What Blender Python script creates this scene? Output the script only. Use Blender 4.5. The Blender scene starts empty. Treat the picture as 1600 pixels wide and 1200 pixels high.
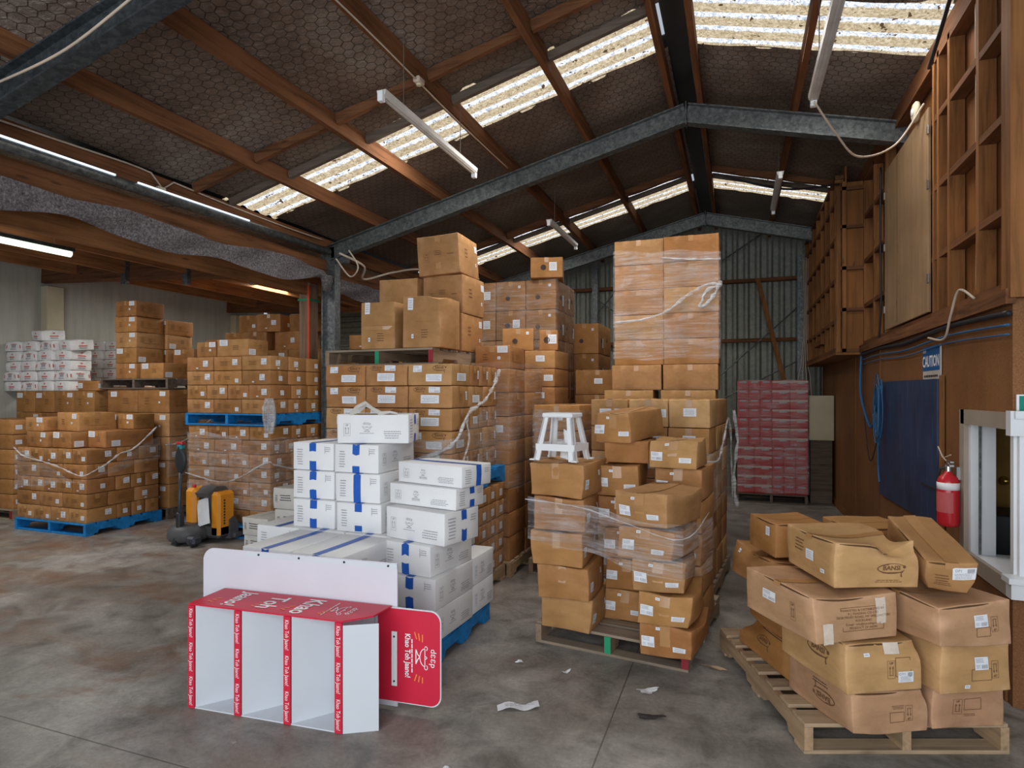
import bpy, math, random
from mathutils import Vector, Matrix, Euler
R = math.radians
sc = bpy.context.scene
COL = sc.collection

# ------------------------------------------------------------------ materials
def new_mat(name):
    m = bpy.data.materials.new(name); m.use_nodes = True
    nt = m.node_tree; nt.nodes.clear()
    out = nt.nodes.new('ShaderNodeOutputMaterial')
    return m, nt, out
def N(nt, typ, **kw):
    n = nt.nodes.new(typ)
    for k, v in kw.items():
        if k.startswith('i_'): n.inputs[k[2:].replace('_', ' ')].default_value = v
        elif k.startswith('n_'): n.inputs[int(k[2:])].default_value = v
        else: setattr(n, k, v)
    return n
def L(nt, a, b): nt.links.new(a, b)
def ramp(nt, fac, stops):
    r = nt.nodes.new('ShaderNodeValToRGB'); cr = r.color_ramp
    while len(cr.elements) < len(stops): cr.elements.new(0.5)
    for e, (p, c) in zip(cr.elements, stops):
        e.position = p; e.color = (*c, 1) if len(c) == 3 else c
    L(nt, fac, r.inputs[0]); return r
def noise(nt, scale, detail=4, rough=.55, vec=None, dist=0):
    n = N(nt, 'ShaderNodeTexNoise'); n.inputs['Scale'].default_value = scale
    n.inputs['Detail'].default_value = detail; n.inputs['Roughness'].default_value = rough
    n.inputs['Distortion'].default_value = dist
    if vec is not None: L(nt, vec, n.inputs['Vector'])
    return n
def coords(nt, scale=(1, 1, 1), obj=True):
    t = N(nt, 'ShaderNodeTexCoord'); mp = N(nt, 'ShaderNodeMapping')
    mp.inputs['Scale'].default_value = scale
    L(nt, t.outputs['Object' if obj else 'Generated'], mp.inputs['Vector'])
    return mp.outputs[0]
def principled(nt, out, rough=.7, metal=0, spec=.3):
    p = N(nt, 'ShaderNodeBsdfPrincipled')
    p.inputs['Roughness'].default_value = rough; p.inputs['Metallic'].default_value = metal
    p.inputs['Specular IOR Level'].default_value = spec
    L(nt, p.outputs[0], out.inputs[0]); return p
def bump(nt, p, h, strength=.3, dist=.01):
    b = N(nt, 'ShaderNodeBump'); b.inputs['Strength'].default_value = strength
    b.inputs['Distance'].default_value = dist
    L(nt, h, b.inputs['Height']); L(nt, b.outputs[0], p.inputs['Normal'])
def mixc(nt, fac, a, b, mode='MIX'):
    m = N(nt, 'ShaderNodeMix', data_type='RGBA', blend_type=mode)
    for sock, v in ((m.inputs[0], fac), (m.inputs[6], a), (m.inputs[7], b)):
        if isinstance(v, (int, float)): sock.default_value = v
        elif isinstance(v, tuple): sock.default_value = (*v, 1)
        else: L(nt, v, sock)
    return m.outputs[2]
def math_(nt, op, a, b=0.0):
    m = N(nt, 'ShaderNodeMath', operation=op)
    for i, v in enumerate((a, b)):
        if isinstance(v, (int, float)): m.inputs[i].default_value = v
        else: L(nt, v, m.inputs[i])
    return m.outputs[0]

def plain(name, c, rough=.6, metal=0, spec=.3, var=.12, scale=6, bmp=0):
    m, nt, out = new_mat(name); p = principled(nt, out, rough, metal, spec)
    n = noise(nt, scale, 5, .6, coords(nt))
    r = ramp(nt, n.outputs[0], [(.3, tuple(x * (1 - var) for x in c)), (.7, tuple(min(1, x * (1 + var)) for x in c))])
    L(nt, r.outputs[0], p.inputs['Base Color'])
    if bmp: bump(nt, p, n.outputs[0], bmp, .01)
    return m
def cardboard(name, c, wear=.1):
    m, nt, out = new_mat(name); p = principled(nt, out, .72, 0, .2)
    v = coords(nt)
    n = noise(nt, 3.2, 5, .6, v)
    fine = noise(nt, 1, 3, .6, coords(nt, (160, 160, 3)))
    blot = noise(nt, 9, 4, .6, v)
    info = N(nt, 'ShaderNodeObjectInfo')
    base = ramp(nt, n.outputs[0], [(.28, tuple(x * .84 for x in c)), (.72, tuple(min(1, x * 1.12) for x in c))]).outputs[0]
    k = math_(nt, 'MULTIPLY_ADD', info.outputs['Random'], .2)
    k.node.inputs[2].default_value = .88
    hsv = N(nt, 'ShaderNodeHueSaturation'); L(nt, k, hsv.inputs['Value']); L(nt, base, hsv.inputs['Color'])
    h2 = math_(nt, 'MULTIPLY_ADD', info.outputs['Random'], .010); h2.node.inputs[2].default_value = .497
    L(nt, h2, hsv.inputs['Hue'])
    w = ramp(nt, blot.outputs[0], [(.66, (0, 0, 0)), (.74, (wear, wear, wear))]).outputs[0]
    col = mixc(nt, w, hsv.outputs[0], tuple(min(1, x * 1.5 + .05) for x in c))
    dirt = noise(nt, 1, 6, .7, coords(nt, (5, 5, 14)), .5)
    col = mixc(nt, .85, col, ramp(nt, dirt.outputs[0], [(.3, (.80, .77, .74)), (.55, (1, 1, 1)), (.75, (1.08, 1.06, 1.04))]).outputs[0], 'MULTIPLY')
    g = N(nt, 'ShaderNodeNewGeometry'); pe = ramp(nt, g.outputs['Pointiness'], [(.508, (0, 0, 0)), (.55, (.35 + wear, .35 + wear, .35 + wear))]).outputs[0]
    en = ramp(nt, blot.outputs[0], [(.42, (.15, .15, .15)), (.58, (1, 1, 1))]).outputs[0]
    col = mixc(nt, math_(nt, 'MULTIPLY', pe, en), col, tuple(min(1, x * 1.35 + .06) for x in c))
    L(nt, col, p.inputs['Base Color'])
    bump(nt, p, fine.outputs[0], .12, .002)
    return m
def timber(name, c, axis=0, dark=.55, rough=.7, spec=.25):
    m, nt, out = new_mat(name); p = principled(nt, out, rough, 0, spec)
    s = [22, 22, 22]; s[axis] = 1.2
    v = coords(nt, tuple(s))
    g = noise(nt, 1, 6, .65, v, .6)
    big = noise(nt, 1.6, 5, .6, coords(nt)); kn = N(nt, 'ShaderNodeTexVoronoi'); ks = [9, 9, 9]; ks[axis] = 2.2; kn.inputs['Scale'].default_value = 1; L(nt, coords(nt, tuple(ks)), kn.inputs['Vector'])
    a = ramp(nt, g.outputs[0], [(.3, tuple(x * dark for x in c)), (.52, c), (.75, tuple(min(1, x * 1.25) for x in c))]).outputs[0]
    b = ramp(nt, big.outputs[0], [(.3, (.62, .62, .62)), (.7, (1.0, 1.0, 1.0))]).outputs[0]
    kk = ramp(nt, kn.outputs['Distance'], [(.06, (.75, .75, .75)), (.13, (0, 0, 0))]).outputs[0]
    L(nt, mixc(nt, kk, mixc(nt, .9, a, b, 'MULTIPLY'), tuple(x * .3 for x in c)), p.inputs['Base Color'])
    bump(nt, p, g.outputs[0], .2, .004)
    return m

M = {}
M['card'] = cardboard('cardboard_tan', (.385, .186, .066))
M['card_y'] = cardboard('cardboard_yellow', (.49, .285, .125), .3)
M['card_p'] = cardboard('cardboard_pink', (.46, .262, .145), .35)
M['card_o'] = cardboard('cardboard_orange', (.365, .163, .052))
M['card_d'] = cardboard('cardboard_deep', (.305, .138, .042))
M['card_l'] = cardboard('cardboard_light', (.405, .215, .084))
M['dark_seam'] = plain('seam_shadow', (.10, .05, .02), .9)
M['white_card'] = plain('white_carton_board', (.78, .79, .80), .55, 0, .3, .04, 3)
M['grey_card'] = plain('greyed_carton_board', (.58, .56, .52), .7, 0, .2, .08, 5)
M['red_card'] = plain('red_carton_board', (.42, .035, .04), .45, 0, .4, .2, 4)
M['paper'] = plain('label_paper', (.74, .76, .80), .5, 0, .3, .05, 20)
M['ink'] = plain('black_ink', (.07, .05, .045), .8, 0, .1, .2, 20)
M['ink_soft'] = plain('faded_ink', (.17, .085, .045), .85, 0, .1, .25, 30)
M['ink_grey'] = plain('grey_ink', (.36, .36, .39), .8, 0, .1, .2, 20)
M['blue_tape'] = plain('blue_tape', (.012, .10, .46), .4, 0, .4, .12, 30)
M['tape'] = plain('brown_parcel_tape', (.42, .22, .085), .28, 0, .5, .08, 12)
M['clear_tape'] = plain('clear_parcel_tape', (.66, .56, .46), .25, 0, .5, .1, 30)
M['blue_wood'] = plain('blue_painted_wood', (.012, .20, .52), .6, 0, .3, .3, 14, .3)
M['pallet_w'] = timber('pallet_pine', (.50, .36, .23), 0, .6)
M['pallet_wy'] = timber('pallet_pine_stringer', (.46, .31, .18), 1, .6)
M['pallet_g'] = timber('pallet_weathered', (.34, .27, .20), 0, .55)
M['pallet_gy'] = timber('pallet_weathered_stringer', (.33, .24, .16), 1, .55)
M['pallet_d'] = timber('pallet_dark', (.17, .13, .10), 0, .55)
M['beam_y'] = timber('rafter_timber_long', (.215, .092, .04), 1, .45, .8, .15)
M['beam_x'] = timber('rafter_timber_cross', (.19, .082, .038), 0, .45, .8, .15)
M['beam_z'] = timber('stud_timber', (.31, .135, .048), 2, .5, .75, .15)
M['beam_lit'] = timber('lit_lean_to_timber', (.42, .19, .075), 1, .5, .7, .2)  # lighter copy of the beam timber, light put into its colour
M['post_z'] = timber('old_post_timber', (.27, .17, .11), 2, .5)
M['ply'] = timber('ply_sheet', (.27, .108, .03), 2, .75, .7)
M['ply_l'] = timber('pale_ply_panel', (.36, .23, .125), 2, .85, .6)
M['green_paint'] = plain('green_paint', (.02, .25, .12), .6)
M['dark_red'] = plain('dark_red_paint', (.25, .02, .03), .6)
M['red_gloss'] = plain('red_enamel', (.55, .02, .03), .25, 0, .5, .06)
M['red_print'] = plain('red_print_board', (.60, .018, .05), .4, 0, .4, .05, 3)
M['orange_ink'] = plain('orange_ink', (.85, .25, .05), .5)
M['white_print'] = plain('white_print', (.86, .86, .88), .45, 0, .3, .02)
M['white_plastic'] = plain('white_plastic', (.78, .80, .82), .32, 0, .5, .03, 3)
M['display_white'] = plain('white_foam_board', (.62, .66, .71), .35, 0, .4, .03, 3)
M['display_back'] = plain('white_back_board', (.66, .65, .72), .4, 0, .4, .04, 2)
M['grey_plastic'] = plain('grey_moulded_plastic', (.09, .09, .095), .5, 0, .4, .1)
M['dark_plastic'] = plain('dark_plastic', (.025, .027, .03), .45, 0, .4, .1)
M['slate_metal'] = plain('slate_painted_steel', (.05, .06, .075), .4, .3, .5, .1)
M['yellow'] = plain('orange_yellow_cover', (.80, .30, .015), .35, 0, .5, .06)
M['steel'] = plain('bright_steel', (.5, .5, .5), .3, .9, .5, .1)
M['brass'] = plain('brass', (.65, .45, .12), .25, .9)
M['teal'] = plain('teal_plastic', (.02, .25, .32), .4)
M['cream'] = plain('cream_paint', (.58, .53, .38), .7, 0, .2, .1, 3)
M['white_paint'] = plain('white_gloss_paint', (.76, .79, .82), .35, 0, .4, .06, 4)
M['taupe_paint'] = plain('taupe_paint', (.36, .30, .24), .5, 0, .3, .08, 4)
M['fixture'] = plain('white_enamel_dusty', (.55, .52, .48), .45, .0, .4, .15, 9)
M['cable_w'] = plain('cream_cable', (.52, .43, .34), .5)
M['cable_b'] = plain('blue_cable', (.03, .12, .26), .5)
M['cable_k'] = plain('black_cable', (.02, .02, .025), .5)
M['orange_plug'] = plain('orange_plug', (.9, .12, .02), .4)
M['green_sign'] = plain('green_sign_face', (.0, .24, .17), .35)
M['blue_sign'] = plain('blue_sign_face', (.01, .10, .30), .35)
M['wire'] = plain('thin_wire', (.2, .17, .14), .5, .5)
M['door_wood'] = timber('stained_door', (.22, .12, .02), 2, .7)
M['hatch_blue'] = None

def mk_hatch():
    m, nt, out = new_mat('worn_blue_panel_paint'); p = principled(nt, out, .45, 0, .35)
    a = noise(nt, 1.7, 5, .6, coords(nt)); s = noise(nt, 1, 5, .7, coords(nt, (30, 30, 2.2)))
    c = ramp(nt, a.outputs[0], [(.3, (.014, .026, .065)), (.6, (.022, .048, .12)), (.8, (.04, .065, .11))]).outputs[0]
    w = ramp(nt, s.outputs[0], [(.5, (0, 0, 0)), (.75, (.35, .35, .35))]).outputs[0]
    L(nt, mixc(nt, w, c, (.16, .19, .24)), p.inputs['Base Color']); return m
M['hatch_blue'] = mk_hatch()

def mk_floor():
    m, nt, out = new_mat('stained_concrete'); p = principled(nt, out, .5, 0, .35)
    v = coords(nt)
    a = noise(nt, .75, 8, .62, v, .4); b = noise(nt, 3.6, 10, .68, v, .6); f = noise(nt, 45, 4, .7, v)
    r = noise(nt, .9, 5, .65, coords(nt, (1, 1.9, 1)), .6); s = noise(nt, 6, 5, .75, v)
    c1 = ramp(nt, a.outputs[0], [(.30, (.15, .138, .12)), (.47, (.245, .23, .208)), (.66, (.36, .345, .325))]).outputs[0]
    c2 = ramp(nt, b.outputs[0], [(.32, (.50, .49, .47)), (.5, (.95, .95, .95)), (.68, (1.3, 1.28, 1.24))]).outputs[0]
    c = mixc(nt, 1.0, c1, c2, 'MULTIPLY')
    rust = ramp(nt, r.outputs[0], [(.47, (0, 0, 0)), (.66, (.8, .8, .8))]).outputs[0]
    # rustier towards the west side of the hall
    sep = N(nt, 'ShaderNodeSeparateXYZ'); L(nt, v, sep.inputs[0])
    mr = N(nt, 'ShaderNodeMapRange'); L(nt, sep.outputs[0], mr.inputs[0])
    for i, x in enumerate((-1.0, -3.5, .12, 1.0)): mr.inputs[i + 1].default_value = x
    rf = math_(nt, 'MULTIPLY', rust, mr.outputs[0])
    c = mixc(nt, rf, c, (.20, .10, .052))
    sp = ramp(nt, s.outputs[0], [(.67, (0, 0, 0)), (.74, (.6, .6, .6))]).outputs[0]
    c = mixc(nt, sp, c, (.55, .54, .52))
    fi = ramp(nt, f.outputs[0], [(.3, (.82, .82, .82)), (.7, (1.12, 1.12, 1.12))]).outputs[0]
    c = mixc(nt, 1.0, c, fi, 'MULTIPLY')
    # saw-cut joints
    jx = N(nt, 'ShaderNodeTexBrick'); jm = N(nt, 'ShaderNodeMapping')
    L(nt, v, jm.inputs[0]); jm.inputs['Location'].default_value = (0.6, -2.05, 0); L(nt, jm.outputs[0], jx.inputs['Vector'])
    jx.offset = 0; jx.inputs['Color1'].default_value = jx.inputs['Color2'].default_value = (0, 0, 0, 1)
    jx.inputs['Mortar'].default_value = (1, 1, 1, 1); jx.inputs['Scale'].default_value = 1
    jx.inputs['Mortar Size'].default_value = .004; jx.inputs['Brick Width'].default_value = 5; jx.inputs['Row Height'].default_value = 4.0
    c = mixc(nt, math_(nt, 'MULTIPLY', jx.outputs['Fac'], .7), c, (.06, .05, .045))
    L(nt, c, p.inputs['Base Color'])
    rr = ramp(nt, b.outputs[0], [(.3, (.34, .34, .34)), (.7, (.62, .62, .62))]).outputs[0]
    L(nt, rr, p.inputs['Roughness'])
    bump(nt, p, f.outputs[0], .12, .003)
    return m
M['floor'] = mk_floor()

def mk_foil():
    m, nt, out = new_mat('foil_and_chicken_wire'); p = principled(nt, out, .34, .35, .5)
    v = coords(nt)
    sep = N(nt, 'ShaderNodeSeparateXYZ'); L(nt, v, sep.inputs[0])
    cx = N(nt, 'ShaderNodeCombineXYZ'); L(nt, sep.outputs[0], cx.inputs[0]); L(nt, sep.outputs[1], cx.inputs[1])
    wob = noise(nt, 3, 2, .5, v)
    vm = N(nt, 'ShaderNodeVectorMath', operation='SCALE'); L(nt, wob.outputs['Color'], vm.inputs[0]); vm.inputs[3].default_value = .06
    ad = N(nt, 'ShaderNodeVectorMath', operation='ADD'); L(nt, cx.outputs[0], ad.inputs[0]); L(nt, vm.outputs[0], ad.inputs[1])
    scv = N(nt, 'ShaderNodeVectorMath', operation='SCALE'); L(nt, ad.outputs[0], scv.inputs[0]); scv.inputs[3].default_value = 1 / .085
    flat = N(nt, 'ShaderNodeVectorMath', operation='MULTIPLY'); L(nt, scv.outputs[0], flat.inputs[0]); flat.inputs[1].default_value = (1, 1, 0)
    def modv(src, off):
        o = N(nt, 'ShaderNodeVectorMath', operation='SUBTRACT'); L(nt, src, o.inputs[0]); o.inputs[1].default_value = off
        w = N(nt, 'ShaderNodeVectorMath', operation='WRAP'); L(nt, o.outputs[0], w.inputs[0])
        w.inputs[1].default_value = (.5, math.sqrt(3) / 2, 1); w.inputs[2].default_value = (-.5, -math.sqrt(3) / 2, -1)
        z = N(nt, 'ShaderNodeVectorMath', operation='MULTIPLY'); L(nt, w.outputs[0], z.inputs[0]); z.inputs[1].default_value = (1, 1, 0)
        ab = N(nt, 'ShaderNodeVectorMath', operation='ABSOLUTE'); L(nt, z.outputs[0], ab.inputs[0])
        d = N(nt, 'ShaderNodeVectorMath', operation='DOT_PRODUCT'); L(nt, ab.outputs[0], d.inputs[0]); d.inputs[1].default_value = (.5, math.sqrt(3) / 2, 0)
        s = N(nt, 'ShaderNodeSeparateXYZ'); L(nt, ab.outputs[0], s.inputs[0])
        return math_(nt, 'MAXIMUM', d.outputs['Value'], s.outputs[0])
    h = math_(nt, 'MINIMUM', modv(flat.outputs[0], (0, 0, 0)), modv(flat.outputs[0], (.5, math.sqrt(3) / 2, 0)))
    wire = ramp(nt, h, [(.448, (0, 0, 0)), (.474, (1, 1, 1))]).outputs[0]
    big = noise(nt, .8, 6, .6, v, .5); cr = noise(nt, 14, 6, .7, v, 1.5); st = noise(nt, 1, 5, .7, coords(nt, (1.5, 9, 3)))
    c = ramp(nt, big.outputs[0], [(.3, (.16, .125, .10)), (.5, (.27, .205, .16)), (.7, (.42, .37, .32))]).outputs[0]
    c = mixc(nt, .8, c, ramp(nt, st.outputs[0], [(.3, (.62, .6, .58)), (.7, (1.1, 1.1, 1.1))]).outputs[0], 'MULTIPLY')
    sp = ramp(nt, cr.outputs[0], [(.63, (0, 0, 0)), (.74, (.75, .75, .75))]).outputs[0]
    c = mixc(nt, sp, c, (.62, .60, .58))  # pale flecks paint crinkle highlights into the foil colour
    c = mixc(nt, math_(nt, 'MULTIPLY', wire, .85), c, (.035, .026, .022))
    L(nt, c, p.inputs['Base Color'])
    bump(nt, p, cr.outputs[0], .9, .025)
    return m
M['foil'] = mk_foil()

def mk_sky():
    m, nt, out = new_mat('translucent_roof_sheet')
    v = coords(nt)
    g = N(nt, 'ShaderNodeNewGeometry'); sep = N(nt, 'ShaderNodeSeparateXYZ'); L(nt, v, sep.inputs[0])
    w = N(nt, 'ShaderNodeMath', operation='SINE'); L(nt, math_(nt, 'MULTIPLY', sep.outputs[1], 2 * math.pi / .19), w.inputs[0])
    nb = noise(nt, 34, 6, .8, v, .8); na = noise(nt, 9, 5, .7, v); sp = noise(nt, 17, 2, .5, v)
    beige = ramp(nt, nb.outputs[0], [(.34, (.20, .145, .08)), (.48, (.50, .40, .26)), (.62, (.78, .68, .50))]).outputs[0]
    white = ramp(nt, nb.outputs[0], [(.38, (.28, .34, .44)), (.5, (.80, .86, .95)), (.6, (1.35, 1.4, 1.5))]).outputs[0]
    f = ramp(nt, math_(nt, 'ADD', w.outputs[0], math_(nt, 'MULTIPLY', math_(nt, 'SUBTRACT', na.outputs[0], .5), 1.1)), [(.35, (0, 0, 0)), (.6, (1, 1, 1))]).outputs[0]
    c = mixc(nt, f, beige, white)
    d = ramp(nt, sp.outputs[0], [(.655, (0, 0, 0)), (.68, (1, 1, 1))]).outputs[0]
    c = mixc(nt, d, c, (.10, .06, .03))
    e = N(nt, 'ShaderNodeEmission'); e.inputs['Strength'].default_value = 1.15; L(nt, c, e.inputs['Color'])
    L(nt, e.outputs[0], out.inputs[0]); return m
M['skylight'] = mk_sky()

def mk_galv(name, a, b, rough=.45, spangle=.8):
    m, nt, out = new_mat(name); p = principled(nt, out, rough, .55, .4)
    vo = N(nt, 'ShaderNodeTexVoronoi'); vo.inputs['Scale'].default_value = 38; L(nt, coords(nt), vo.inputs['Vector'])
    n = noise(nt, 16, 4, .7, coords(nt), .8)
    c = ramp(nt, n.outputs[0], [(.35, a), (.62, b)]).outputs[0]
    bw = N(nt, 'ShaderNodeRGBToBW'); L(nt, vo.outputs['Color'], bw.inputs[0]); L(nt, mixc(nt, spangle, c, ramp(nt, bw.outputs[0], [(.2, (.75, .76, .78)), (.8, (1.3, 1.3, 1.28))]).outputs[0], 'MULTIPLY'), p.inputs['Base Color']); return m
M['galv'] = mk_galv('galvanised_steel', (.085, .095, .098), (.165, .18, .18))
M['galv_dark'] = mk_galv('painted_portal_steel', (.045, .055, .062), (.085, .10, .11))
M['cladding'] = mk_galv('grey_green_cladding', (.20, .212, .185), (.27, .282, .245), .6, .1)

def mk_wall():
    m, nt, out = new_mat('white_fibre_cement'); p = principled(nt, out, .8, 0, .15)
    a = noise(nt, .8, 7, .6, coords(nt)); d = noise(nt, 1, 6, .7, coords(nt, (8, 8, .6)))
    c = ramp(nt, a.outputs[0], [(.3, (.40, .40, .36)), (.7, (.56, .56, .51))]).outputs[0]
    c = mixc(nt, .5, c, ramp(nt, d.outputs[0], [(.35, (.7, .7, .7)), (.6, (1, 1, 1))]).outputs[0], 'MULTIPLY')
    L(nt, c, p.inputs['Base Color']); return m
M['fibre'] = mk_wall()

def mk_particle(name, c):
    m, nt, out = new_mat(name); p = principled(nt, out, .65, 0, .25)
    v = coords(nt); f = noise(nt, 130, 3, .8, v); a = noise(nt, 1.3, 6, .6, v); s = noise(nt, 1, 4, .6, coords(nt, (9, 9, 1.2)))
    k = ramp(nt, f.outputs[0], [(.35, tuple(x * .72 for x in c)), (.6, tuple(min(1, x * 1.18) for x in c))]).outputs[0]
    k = mixc(nt, .8, k, ramp(nt, a.outputs[0], [(.3, (.68, .66, .64)), (.65, (1.05, 1.05, 1.05))]).outputs[0], 'MULTIPLY')
    k = mixc(nt, .5, k, ramp(nt, s.outputs[0], [(.3, (.8, .78, .75)), (.65, (1.05, 1.05, 1.05))]).outputs[0], 'MULTIPLY')
    L(nt, k, p.inputs['Base Color']); return m
M['particle'] = mk_particle('particle_board', (.25, .11, .04))
M['particle_l'] = mk_particle('particle_board_light', (.46, .22, .09))

def mk_felt():
    m, nt, out = new_mat('grey_recycled_felt'); p = principled(nt, out, .95, 0, .1)
    n = noise(nt, 55, 4, .8, coords(nt)); n2 = noise(nt, 4, 4, .6, coords(nt))
    c = ramp(nt, n.outputs[0], [(.33, (.06, .055, .055)), (.5, (.16, .15, .152)), (.66, (.32, .30, .30))]).outputs[0]
    c = mixc(nt, .6, c, ramp(nt, n2.outputs[0], [(.3, (.7, .65, .7)), (.7, (1.1, 1.05, 1.1))]).outputs[0], 'MULTIPLY')
    L(nt, c, p.inputs['Base Color']); bump(nt, p, n.outputs[0], .8, .01); return m
M['felt'] = mk_felt()

def mk_film(name, lo, hi, tint=(.80, .80, .82)):
    m, nt, out = new_mat(name)
    v = coords(nt, (2.0, 2.0, 26)); n = noise(nt, 1, 6, .72, v, 1.4)
    n2 = noise(nt, 3.5, 4, .6, coords(nt), 1.0)
    f = ramp(nt, math_(nt, 'MULTIPLY', n.outputs[0], math_(nt, 'ADD', n2.outputs[0], .5)), [(.42, (lo,) * 3), (.66, (hi,) * 3)]).outputs[0]
    t = N(nt, 'ShaderNodeBsdfTransparent'); g = N(nt, 'ShaderNodeBsdfPrincipled')
    g.inputs['Base Color'].default_value = (*tint, 1); g.inputs['Roughness'].default_value = .22
    g.inputs['Specular IOR Level'].default_value = .7
    b = N(nt, 'ShaderNodeBump'); b.inputs['Strength'].default_value = .9; b.inputs['Distance'].default_value = .02
    L(nt, n.outputs[0], b.inputs['Height']); L(nt, b.outputs[0], g.inputs['Normal'])
    mx = N(nt, 'ShaderNodeMixShader'); L(nt, f, mx.inputs[0]); L(nt, t.outputs[0], mx.inputs[1]); L(nt, g.outputs[0], mx.inputs[2])
    L(nt, mx.outputs[0], out.inputs[0]); return m
M['film'] = mk_film('clear_stretch_film', .06, .36)
M['film_thin'] = mk_film('thin_stretch_film', .03, .24)
M['film_bunch'] = mk_film('bunched_stretch_film', .25, .8)

def emis(name, c, s):
    m, nt, out = new_mat(name); e = N(nt, 'ShaderNodeEmission'); e.inputs[0].default_value = (*c, 1); e.inputs[1].default_value = s
    L(nt, e.outputs[0], out.inputs[0]); return m
M['tube'] = emis('lit_tube', (.86, 1, .78), 2.2)
M['reflection_strip'] = emis('cool_reflection_glow', (.72, .85, 1), 1.6)  # painted reflection on the steel conduit, not a lamp

def mk_sack():
    m, nt, out = new_mat('white_woven_sack'); p = principled(nt, out, .55, 0, .3)
    n = noise(nt, 7, 5, .6, coords(nt)); 
    L(nt, ramp(nt, n.outputs[0], [(.3, (.62, .62, .62)), (.6, (.82, .82, .82))]).outputs[0], p.inputs['Base Color'])
    bump(nt, p, n.outputs[0], .7, .03); return m
M['sack'] = mk_sack()

# ------------------------------------------------------------------ mesh building
class MB:
    def __init__(s): s.v = []; s.f = []; s.m = []
    def add(s, vs, fs, mi=0):
        b = len(s.v); s.v += [tuple(v) for v in vs]; s.f += [tuple(b + i for i in f) for f in fs]; s.m += [mi] * len(fs); return s
    def box(s, x0, x1, y0, y1, z0, z1, mi=0, mx=None):
        vs = [Vector((x, y, z)) for z in (z0, z1) for y in (y0, y1) for x in (x0, x1)]
        if mx is not None: vs = [mx @ v for v in vs]
        return s.add(vs, [(0, 2, 3, 1), (4, 5, 7, 6), (0, 1, 5, 4), (2, 6, 7, 3), (0, 4, 6, 2), (1, 3, 7, 5)], mi)
    def bbox(s, x0, x1, y0, y1, z0, z1, b=.006, mi=0, mx=None):
        # box with chamfered edges along all sides
        t = MB(); g = [(-1, -1 + 1e-9), ]
        cx, cy, cz = (x0 + x1) / 2, (y0 + y1) / 2, (z0 + z1) / 2; h = ((x1 - x0) / 2, (y1 - y0) / 2, (z1 - z0) / 2)
        b = min(b, min(h) * .45); vs = {}; 
        def vid(k):
            if k not in vs: vs[k] = len(vs)
            return vs[k]
        fs = []
        for ax in range(3):
            o = [a for a in range(3) if a != ax]
            for sg in (-1, 1):
                q = []
                for su, sv in ((-1, -1), (1, -1), (1, 1), (-1, 1)):
                    k = [0, 0, 0]; k[ax] = sg; k[o[0]] = su; k[o[1]] = sv; q.append(vid((ax, *k)))
                fs.append(tuple(q) if (sg > 0) == (ax != 1) else tuple(reversed(q)))
        for a, bb in ((0, 1), (0, 2), (1, 2)):
            c = 3 - a - bb
            for sa in (-1, 1):
                for sb in (-1, 1):
                    q = []
                    for ax, sg in ((a, -1), (a, 1), (bb, 1), (bb, -1)):
                        k = [0, 0, 0]; k[a] = sa; k[bb] = sb; k[c] = sg; q.append(vid((ax, *k)))
                    fs.append(tuple(q))
        for sx in (-1, 1):
            for sy in (-1, 1):
                for sz in (-1, 1): fs.append(tuple(vid((a, sx, sy, sz)) for a in range(3)))
        out = [None] * len(vs)
        for (ax, *k), i in vs.items():
            p = [0, 0, 0]
            for a in range(3): p[a] = k[a] * (h[a] if a == ax else h[a] - b)
            out[i] = Vector((p[0] + cx, p[1] + cy, p[2] + cz))
        if mx is not None: out = [mx @ v for v in out]
        return s.add(out, fs, mi)
    def beam(s, a, b, w, h, mi=0, up=(0, 0, 1)):
        a, b = Vector(a), Vector(b); d = (b - a).normalized(); u = Vector(up); r = d.cross(u).normalized(); u = r.cross(d).normalized()
        vs = [p + r * x * w / 2 + u * y * h / 2 for p in (a, b) for x, y in ((-1, -1), (1, -1), (1, 1), (-1, 1))]
        return s.add(vs, [(3, 2, 1, 0), (4, 5, 6, 7), (0, 1, 5, 4), (1, 2, 6, 5), (2, 3, 7, 6), (3, 0, 4, 7)], mi)
    def tube(s, pts, r, n=8, mi=0, caps=True, radii=None):
        pts = [Vector(p) for p in pts]; rings = []; prev = None
        for i, p in enumerate(pts):
            d = (pts[min(i + 1, len(pts) - 1)] - pts[max(i - 1, 0)]).normalized()
            if prev is None:
                a = Vector((0, 0, 1)) if abs(d.z) < .9 else Vector((1, 0, 0)); u = d.cross(a).normalized()
            else: u = (prev - d * prev.dot(d)).normalized()
            prev = u; w = d.cross(u); rr = radii[i] if radii else r
            rings.append([p + (u * math.cos(2 * math.pi * k / n) + w * math.sin(2 * math.pi * k / n)) * rr for k in range(n)])
        vs = [v for q in rings for v in q]; fs = []
        for i in range(len(rings) - 1):
            for k in range(n):
                k2 = (k + 1) % n; fs.append((i * n + k, i * n + k2, (i + 1) * n + k2, (i + 1) * n + k))
        if caps: fs += [tuple(reversed(range(n))), tuple((len(rings) - 1) * n + k for k in range(n))]
        return s.add(vs, fs, mi)
    def lathe(s, prof, n=20, mi=0, mx=None, c=(0, 0)):
        vs = [Vector((c[0] + r * math.cos(2 * math.pi * k / n), c[1] + r * math.sin(2 * math.pi * k / n), z)) for r, z in prof for k in range(n)]
        if mx is not None: vs = [mx @ v for v in vs]
        fs = [(i * n + k, i * n + (k + 1) % n, (i + 1) * n + (k + 1) % n, (i + 1) * n + k) for i in range(len(prof) - 1) for k in range(n)]
        fs += [tuple(reversed(range(n))), tuple((len(prof) - 1) * n + k for k in range(n))]
        return s.add(vs, fs, mi)
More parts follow.
